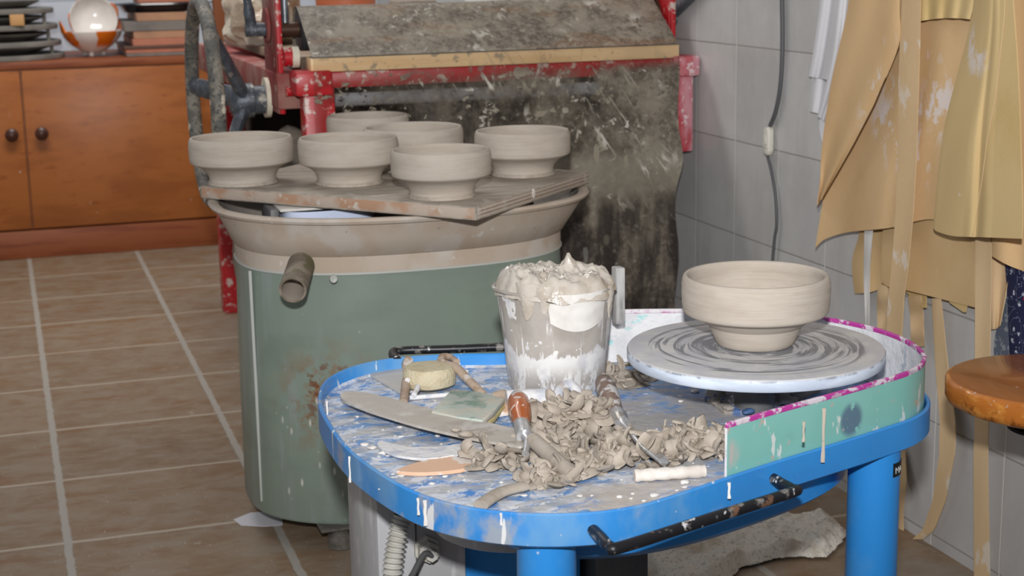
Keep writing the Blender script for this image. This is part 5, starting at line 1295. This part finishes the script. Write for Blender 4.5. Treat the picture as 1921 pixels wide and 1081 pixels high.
# lower apron layer
T = Thing('apron', 'lower tan apron hanging under the front apron, its straight hem behind the tapes', 'apron', Ax(1720, 480, XW - .015), 'tan aprons hanging on the wall')
cloth(T, 'panel', spx([(1660, 380), (1657, 430), (1654, 490), (1655, 530)]), spx([(1832, 380), (1832, 440), (1829, 510), (1830, 577)]), [(1660, 380), (1832, 380)], spx([(1655, 530), (1672, 540), (1702, 545), (1770, 562), (1830, 577)]), .020, lambda u, v: .006 * math.sin(u * 5 + .5) * v + .004, 'apron_low')
cloth(T, 'side_panel', spx([(1618, 380), (1612, 440), (1599, 490), (1604, 551)]), spx([(1668, 380), (1668, 440), (1669, 490), (1669, 536)]), [(1618, 380), (1668, 380)], spx([(1604, 551), (1630, 549), (1650, 543), (1669, 536)]), .012, lambda u, v: .005 * math.sin(u * 6) * v, 'apron_low')
for (pts, w, o_, sd) in (([(1657, 535), (1655, 570), (1657, 640)], 19, .010, 0), ([(1716, 555), (1720, 590), (1722, 650)], 24, .010, 1), ([(1757, 560), (1763, 640), (1768, 700), (1778, 790), (1777, 850), (1762, 940), (1742, 995), (1722, 1012)], [17, 20, 24, 30, 30, 26, 24, 20], .012, 2), ([(1690, 840), (1694, 900), (1689, 960), (1691, 1024)], [16, 14, 10, 9], .006, 4)):
    tape(T, 'apron_string', pts, w, o_, 'strap', seed=sd)
cloth(T, 'fold', spx([(1700, 540), (1700, 548)]), spx([(1738, 550), (1738, 578)]), [(1700, 540), (1738, 550)], [(1700, 548), (1730, 578), (1738, 578)], .016, lambda u, v: .0, 'apron_fold', 10, 10)
cloth(T, 'fold', spx([(1780, 555), (1782, 568)]), spx([(1815, 570), (1812, 586)]), [(1780, 555), (1815, 570)], [(1782, 568), (1808, 586), (1812, 586)], .016, lambda u, v: .0, 'apron_fold', 10, 10)

# white tape
T = Thing('white_tape', 'thin white tape hanging before the lower apron, left of the wide tan tape', 'tape', Ax(1628, 500, XW - .03))
tape(T, 'tape', [(1630, 425), (1627, 490), (1626, 530), (1627, 620)], [15, 13, 7, 6], .028, 'white_tape')

# right hand apron behind
T = Thing('apron', 'tan apron hanging over the floral cloth, half hidden behind the front apron', 'apron', Ax(1890, 500, XW - .02), 'tan aprons hanging on the wall')
cloth(T, 'panel', spx([(1838, TOPY), (1836, 200), (1834, 420), (1858, 618)]), spx([(1930, TOPY), (1922, 200), (1905, 440), (1876, 612)]), [(1838, TOPY), (1930, TOPY)], spx([(1858, 618), (1868, 617), (1876, 612)]), .010, lambda u, v: .004 * math.sin(u * 6), 'strap')
cloth(T, 'side_panel', spx([(1862, TOPY), (1862, 200), (1862, 400), (1862, 481)]), spx([(2010, TOPY), (2015, 200), (2012, 400), (2008, 540)]), [(1862, TOPY), (2010, TOPY)], spx([(1862, 481), (1892, 498), (1930, 512), (2008, 540)]), .026, lambda u, v: .008 * math.sin(u * 8 + 1) * (.3 + v), 'apron')

# front apron
T = Thing('apron', 'front tan apron splashed with white slip, with a wide tape down its middle', 'apron', Ax(1720, 220, XW - .05), 'tan aprons hanging on the wall')
cloth(T, 'body', spx([(1640, TOPY), (1620, 60), (1575, 280), (1548, 360), (1530, 465)]), spx([(1850, TOPY), (1840, 150), (1800, 300), (1790, 425)]), [(1640, TOPY), (1850, TOPY)], spx([(1530, 465), (1548, 449), (1590, 436), (1650, 430), (1690, 424), (1720, 415), (1752, 412), (1790, 425)]), .034,
      lambda u, v: .008 * math.sin(u * 10 + 2.4) * v + .008 * math.exp(-((u - .55) / .07) ** 2) * -v + .006 * v, 'apron', 70, 80)
fl = cloth(T, 'left_flap', spx([(1600, TOPY), (1590, 20), (1561, 150), (1543, 270), (1538, 345), (1533, 384)]), spx([(1690, TOPY), (1688, 20), (1686, 86), (1640, 195), (1600, 272), (1545, 368)]), [(1600, TOPY), (1690, TOPY)], [(1533, 384), (1545, 368)], .054, lambda u, v: .010 * math.sin(u * PI) * (1 - v) + .004 * math.sin(u * 8 + v * 3), 'apron', 50, 80)
bm = BM(); tube(bm, [Ax(a + .6, b + .6, XW - .0545) for a, b in [(1686, 86), (1640, 196), (1600, 273), (1546, 368), (1534, 388)]], .0010, 6); T.part('seam', bm, 'thread', parent=fl)
rf = cloth(T, 'right_fold', spx([(1835, TOPY), (1822, 40), (1798, 135), (1770, 250), (1756, 380), (1752, 427)]), spx([(1896, TOPY), (1904, 40), (1911, 150), (1916, 290), (1919, 400), (1917, 448)]), [(1835, TOPY), (1896, TOPY)], spx([(1752, 427), (1758, 434), (1790, 443), (1840, 445), (1917, 448)]), .056,
      lambda u, v: .020 * math.sin(min(1, u * 1.5) * PI * .62) + .006 * math.sin(v * 9 + u * 5) * max(0, 1 - abs(u - .35) * 4) * v - .010 * math.exp(-((u - .50) / .05) ** 2) * v, 'apron_fold', 60, 80)
bm = BM(); tube(bm, [Ax(a, b, XW - .078) for a, b in [(1890, TOPY), (1883, 40), (1868, 180), (1852, 260), (1842, 340), (1825, 440)]], .0005, 6); T.part('seam', bm, 'strap', parent=rf)
pk = cloth(T, 'pocket_flap', spx([(1722, TOPY), (1723, 0), (1724, 40)]), spx([(1835, TOPY), (1828, 0), (1820, 36)]), [(1722, TOPY), (1835, TOPY)], spx([(1724, 40), (1760, 35), (1790, 34), (1820, 36)]), .048, lambda u, v: .003 * math.sin(u * 22) * v + .003, 'apron_fold', 40, 24)
ws = tape(T, 'wide_tape', [(1712, TOPY), (1708, 60), (1705, 150), (1702, 300), (1697, 400), (1689, 500), (1681, 560), (1677, 650)], [34, 38, 38, 36, 36, 33, 30, 28], .052, 'strap', sway=.002)
tape(T, 'side_tape', [(1845, 430), (1845, 520), (1844, 600), (1843, 700), (1842, 800), (1840, 860), (1841, 960), (1843, 1130)], [29, 30, 30, 28, 26, 26, 28, 30], .030, 'strap', sway=.003, seed=3)

# floral cloth
T = Thing('floral_cloth', 'navy blue cloth with small white, red and blue flowers hanging behind the stool', 'cloth', Ax(1905, 600, XW - .01))
cloth(T, 'panel', spx([(1880, 440), (1888, 520), (1892, 600), (1897, 730)]), spx([(2020, 440), (2020, 520), (2020, 600), (2020, 740)]), [(1880, 440), (2020, 440)], [(1897, 730), (2020, 740)], .008, lambda u, v: .004 * math.sin(u * 9), 'floral')
cloth(T, 'reverse_side', spx([(1885, 560), (1876, 600), (1866, 640), (1864, 720)]), spx([(1895, 560), (1894, 600), (1892, 650), (1893, 720)]), [(1885, 560), (1895, 560)], [(1864, 720), (1893, 720)], .003, lambda u, v: 0, 'denim', 14, 24)

# cord with inline switch on the wall
T = Thing('switch_cord', 'dark grey cord with a white inline switch hanging on the tiled wall', 'cord', Ax(1440, 265, XW - .012))
def cpt(lst, off=.006): return [Ax(a, b, XW - off) for a, b in lst]
bm = BM(); tube(bm, smooth_path(cpt([(1466, TOPY), (1467, 0), (1468, 60), (1467, 120), (1463, 170), (1455, 210), (1445, 236)]), 6), .0042, 12); T.part('cord', bm, 'cord')
bm = BM(); tube(bm, smooth_path(cpt([(1440, 292), (1448, 325), (1455, 370), (1457, 420), (1453, 450), (1449, 500), (1446, 600), (1450, 700)]), 6), .0030, 12); T.part('cord', bm, 'cord')
c = Ax(1441, 265, XW - .008)
bm = BM()
hw_, hl = .0112, .0265
pr = [(-.55, -1), (.55, -1), (1, -.72), (1, .72), (.55, 1), (-.55, 1), (-1, .72), (-1, -.72)]
def sw(x, s_): return [(XW - x, c.y + a * hw_ * s_, c.z + b * hl * s_ + a * -.0012) for a, b in pr]
loft(bm, [sw(.002, 1), sw(.012, 1), sw(.0145, .86)]); sb_ = T.part('switch_body', bevel(bm, .0008, 1), 'switch')
bm = BM(); box(bm, XW - .0162, XW - .014, c.y - .0052, c.y + .0052, c.z - .012, c.z + .012); T.part('rocker', bevel(bm, .001, 1), 'switch', parent=sb_)

# ================================================================== stool
sz = .42; scn = Az(1972, 711, sz); sr = scn.x - Az(1779, 702, sz).x; scn = Vector((scn.x, scn.y, sz))
T = Thing('wooden_stool', 'round varnished wooden stool with a worn chipped edge beside the tiled wall', 'stool', (scn.x, scn.y, 0))
sr = .128
bm = BM(); lathe(bm, [(sr - .012, -.034), (sr - .004, -.030), (sr, -.022), (sr, -.006), (sr - .002, -.002), (sr - .006, 0)], scn, 96, mi=1)
for f in bm.faces:
    if len(f.verts) > 50 and f.calc_center_median().z > sz - .001: f.material_index = 0
for v in bm.verts:
    if v.co.z < sz - .004: 
        a = math.atan2(v.co.y - scn.y, v.co.x - scn.x); d = -.0035 * max(0, nz((math.cos(a) * 3, math.sin(a) * 3, v.co.z * 20), 1.3, 2))
        v.co.x += d * math.cos(a); v.co.y += d * math.sin(a)
T.part('seat', bm, ['stool', 'stool_edge'])
bm = BM(); lathe(bm, [(.05, 0), (.05, .004), (.024, .012), (.022, .03)], (scn.x, scn.y, sz - .064), 32); T.part('seat_bracket', bm, 'black_rubber')
bm = BM(); lathe(bm, [(.0165, 0), (.0165, sz - .062)], (scn.x, scn.y, 0), 28); T.part('column', bm, 'black_rubber')
bm = BM(); lathe(bm, [(.13, 0), (.13, .006), (.10, .014), (.022, .024), (.018, .04)], (scn.x, scn.y, 0), 48); T.part('base', bm, 'black_rubber')

# ================================================================== lettering on the leg sticker
cu = bpy.data.curves.new('sticker_lettering', 'FONT'); cu.body = 'MA'; cu.size = .0105; cu.extrude = .0002
to = bpy.data.objects.new('tmp', cu); COL.objects.link(to)
dg = bpy.context.evaluated_depsgraph_get(); me = bpy.data.meshes.new_from_object(to.evaluated_get(dg)); bpy.data.objects.remove(to)
xs, ys, rr, a0 = STK
for v in me.vertices:
    a = a0 + .10 + v.co.x / rr; z = .3755 + v.co.y; r = rr + .0003 + v.co.z; v.co = Vector((xs + r * math.cos(a) - HC.x, ys + r * math.sin(a) - HC.y, z))
me.materials.clear(); me.materials.append(M['sticker_text'])
lt = bpy.data.objects.new('lettering', me); COL.objects.link(lt); lt.parent = st
lt.matrix_parent_inverse = Matrix.Identity(4)

# ================================================================== light and camera
def area(name, loc, target, size, power, color=(1, 1, 1), shape='DISK', sy=None):
    L = bpy.data.lights.new(name, 'AREA'); L.shape = shape; L.size = size
    if sy: L.size_y = sy
    L.energy = power; L.color = color
    o = bpy.data.objects.new(name, L); COL.objects.link(o); o.location = loc
    o.rotation_euler = (Vector(target) - Vector(loc)).to_track_quat('-Z', 'Y').to_euler(); return o
upv = RC @ Vector((0, 1, 0)); rtv = RC @ Vector((1, 0, 0)); fwd = RC @ Vector((0, 0, -1))
# the photographer's flash head, held a little above the lens and tilted up
L = bpy.data.lights.new('camera_flash', 'SPOT'); L.energy = 200; L.spot_size = math.radians(76); L.spot_blend = 1.0; L.shadow_soft_size = .03
o = bpy.data.objects.new('camera_flash', L); COL.objects.link(o); o.location = EYE + upv * .20 - rtv * .02 - fwd * .12
o.rotation_euler = (fwd + upv * .15 + rtv * .03).to_track_quat('-Z', 'Y').to_euler()
area('ceiling_lamp', (.2, 4.0, 2.35), (.25, 4.7, .5), 1.3, 34, (1, .97, .93), 'RECTANGLE', .5)
w = bpy.data.worlds.new('room_ambient'); SC.world = w; w.use_nodes = True
w.node_tree.nodes['Background'].inputs[0].default_value = (.95, .96, 1.0, 1); w.node_tree.nodes['Background'].inputs[1].default_value = .31

cam = bpy.data.cameras.new('camera'); co = bpy.data.objects.new('camera', cam); COL.objects.link(co)
cam.sensor_width = 36; cam.lens = F / 1921 * 36; cam.clip_start = .05
co.matrix_world = Matrix.Translation(EYE) @ RC.to_4x4()
cam.dof.use_dof = True; cam.dof.focus_distance = 1.85; cam.dof.aperture_fstop = 11
SC.camera = co
SC.view_settings.view_transform = 'Standard'; SC.view_settings.look = 'None'; SC.view_settings.gamma = 1; SC.view_settings.use_curve_mapping = False
SC.view_settings.exposure = 0.08
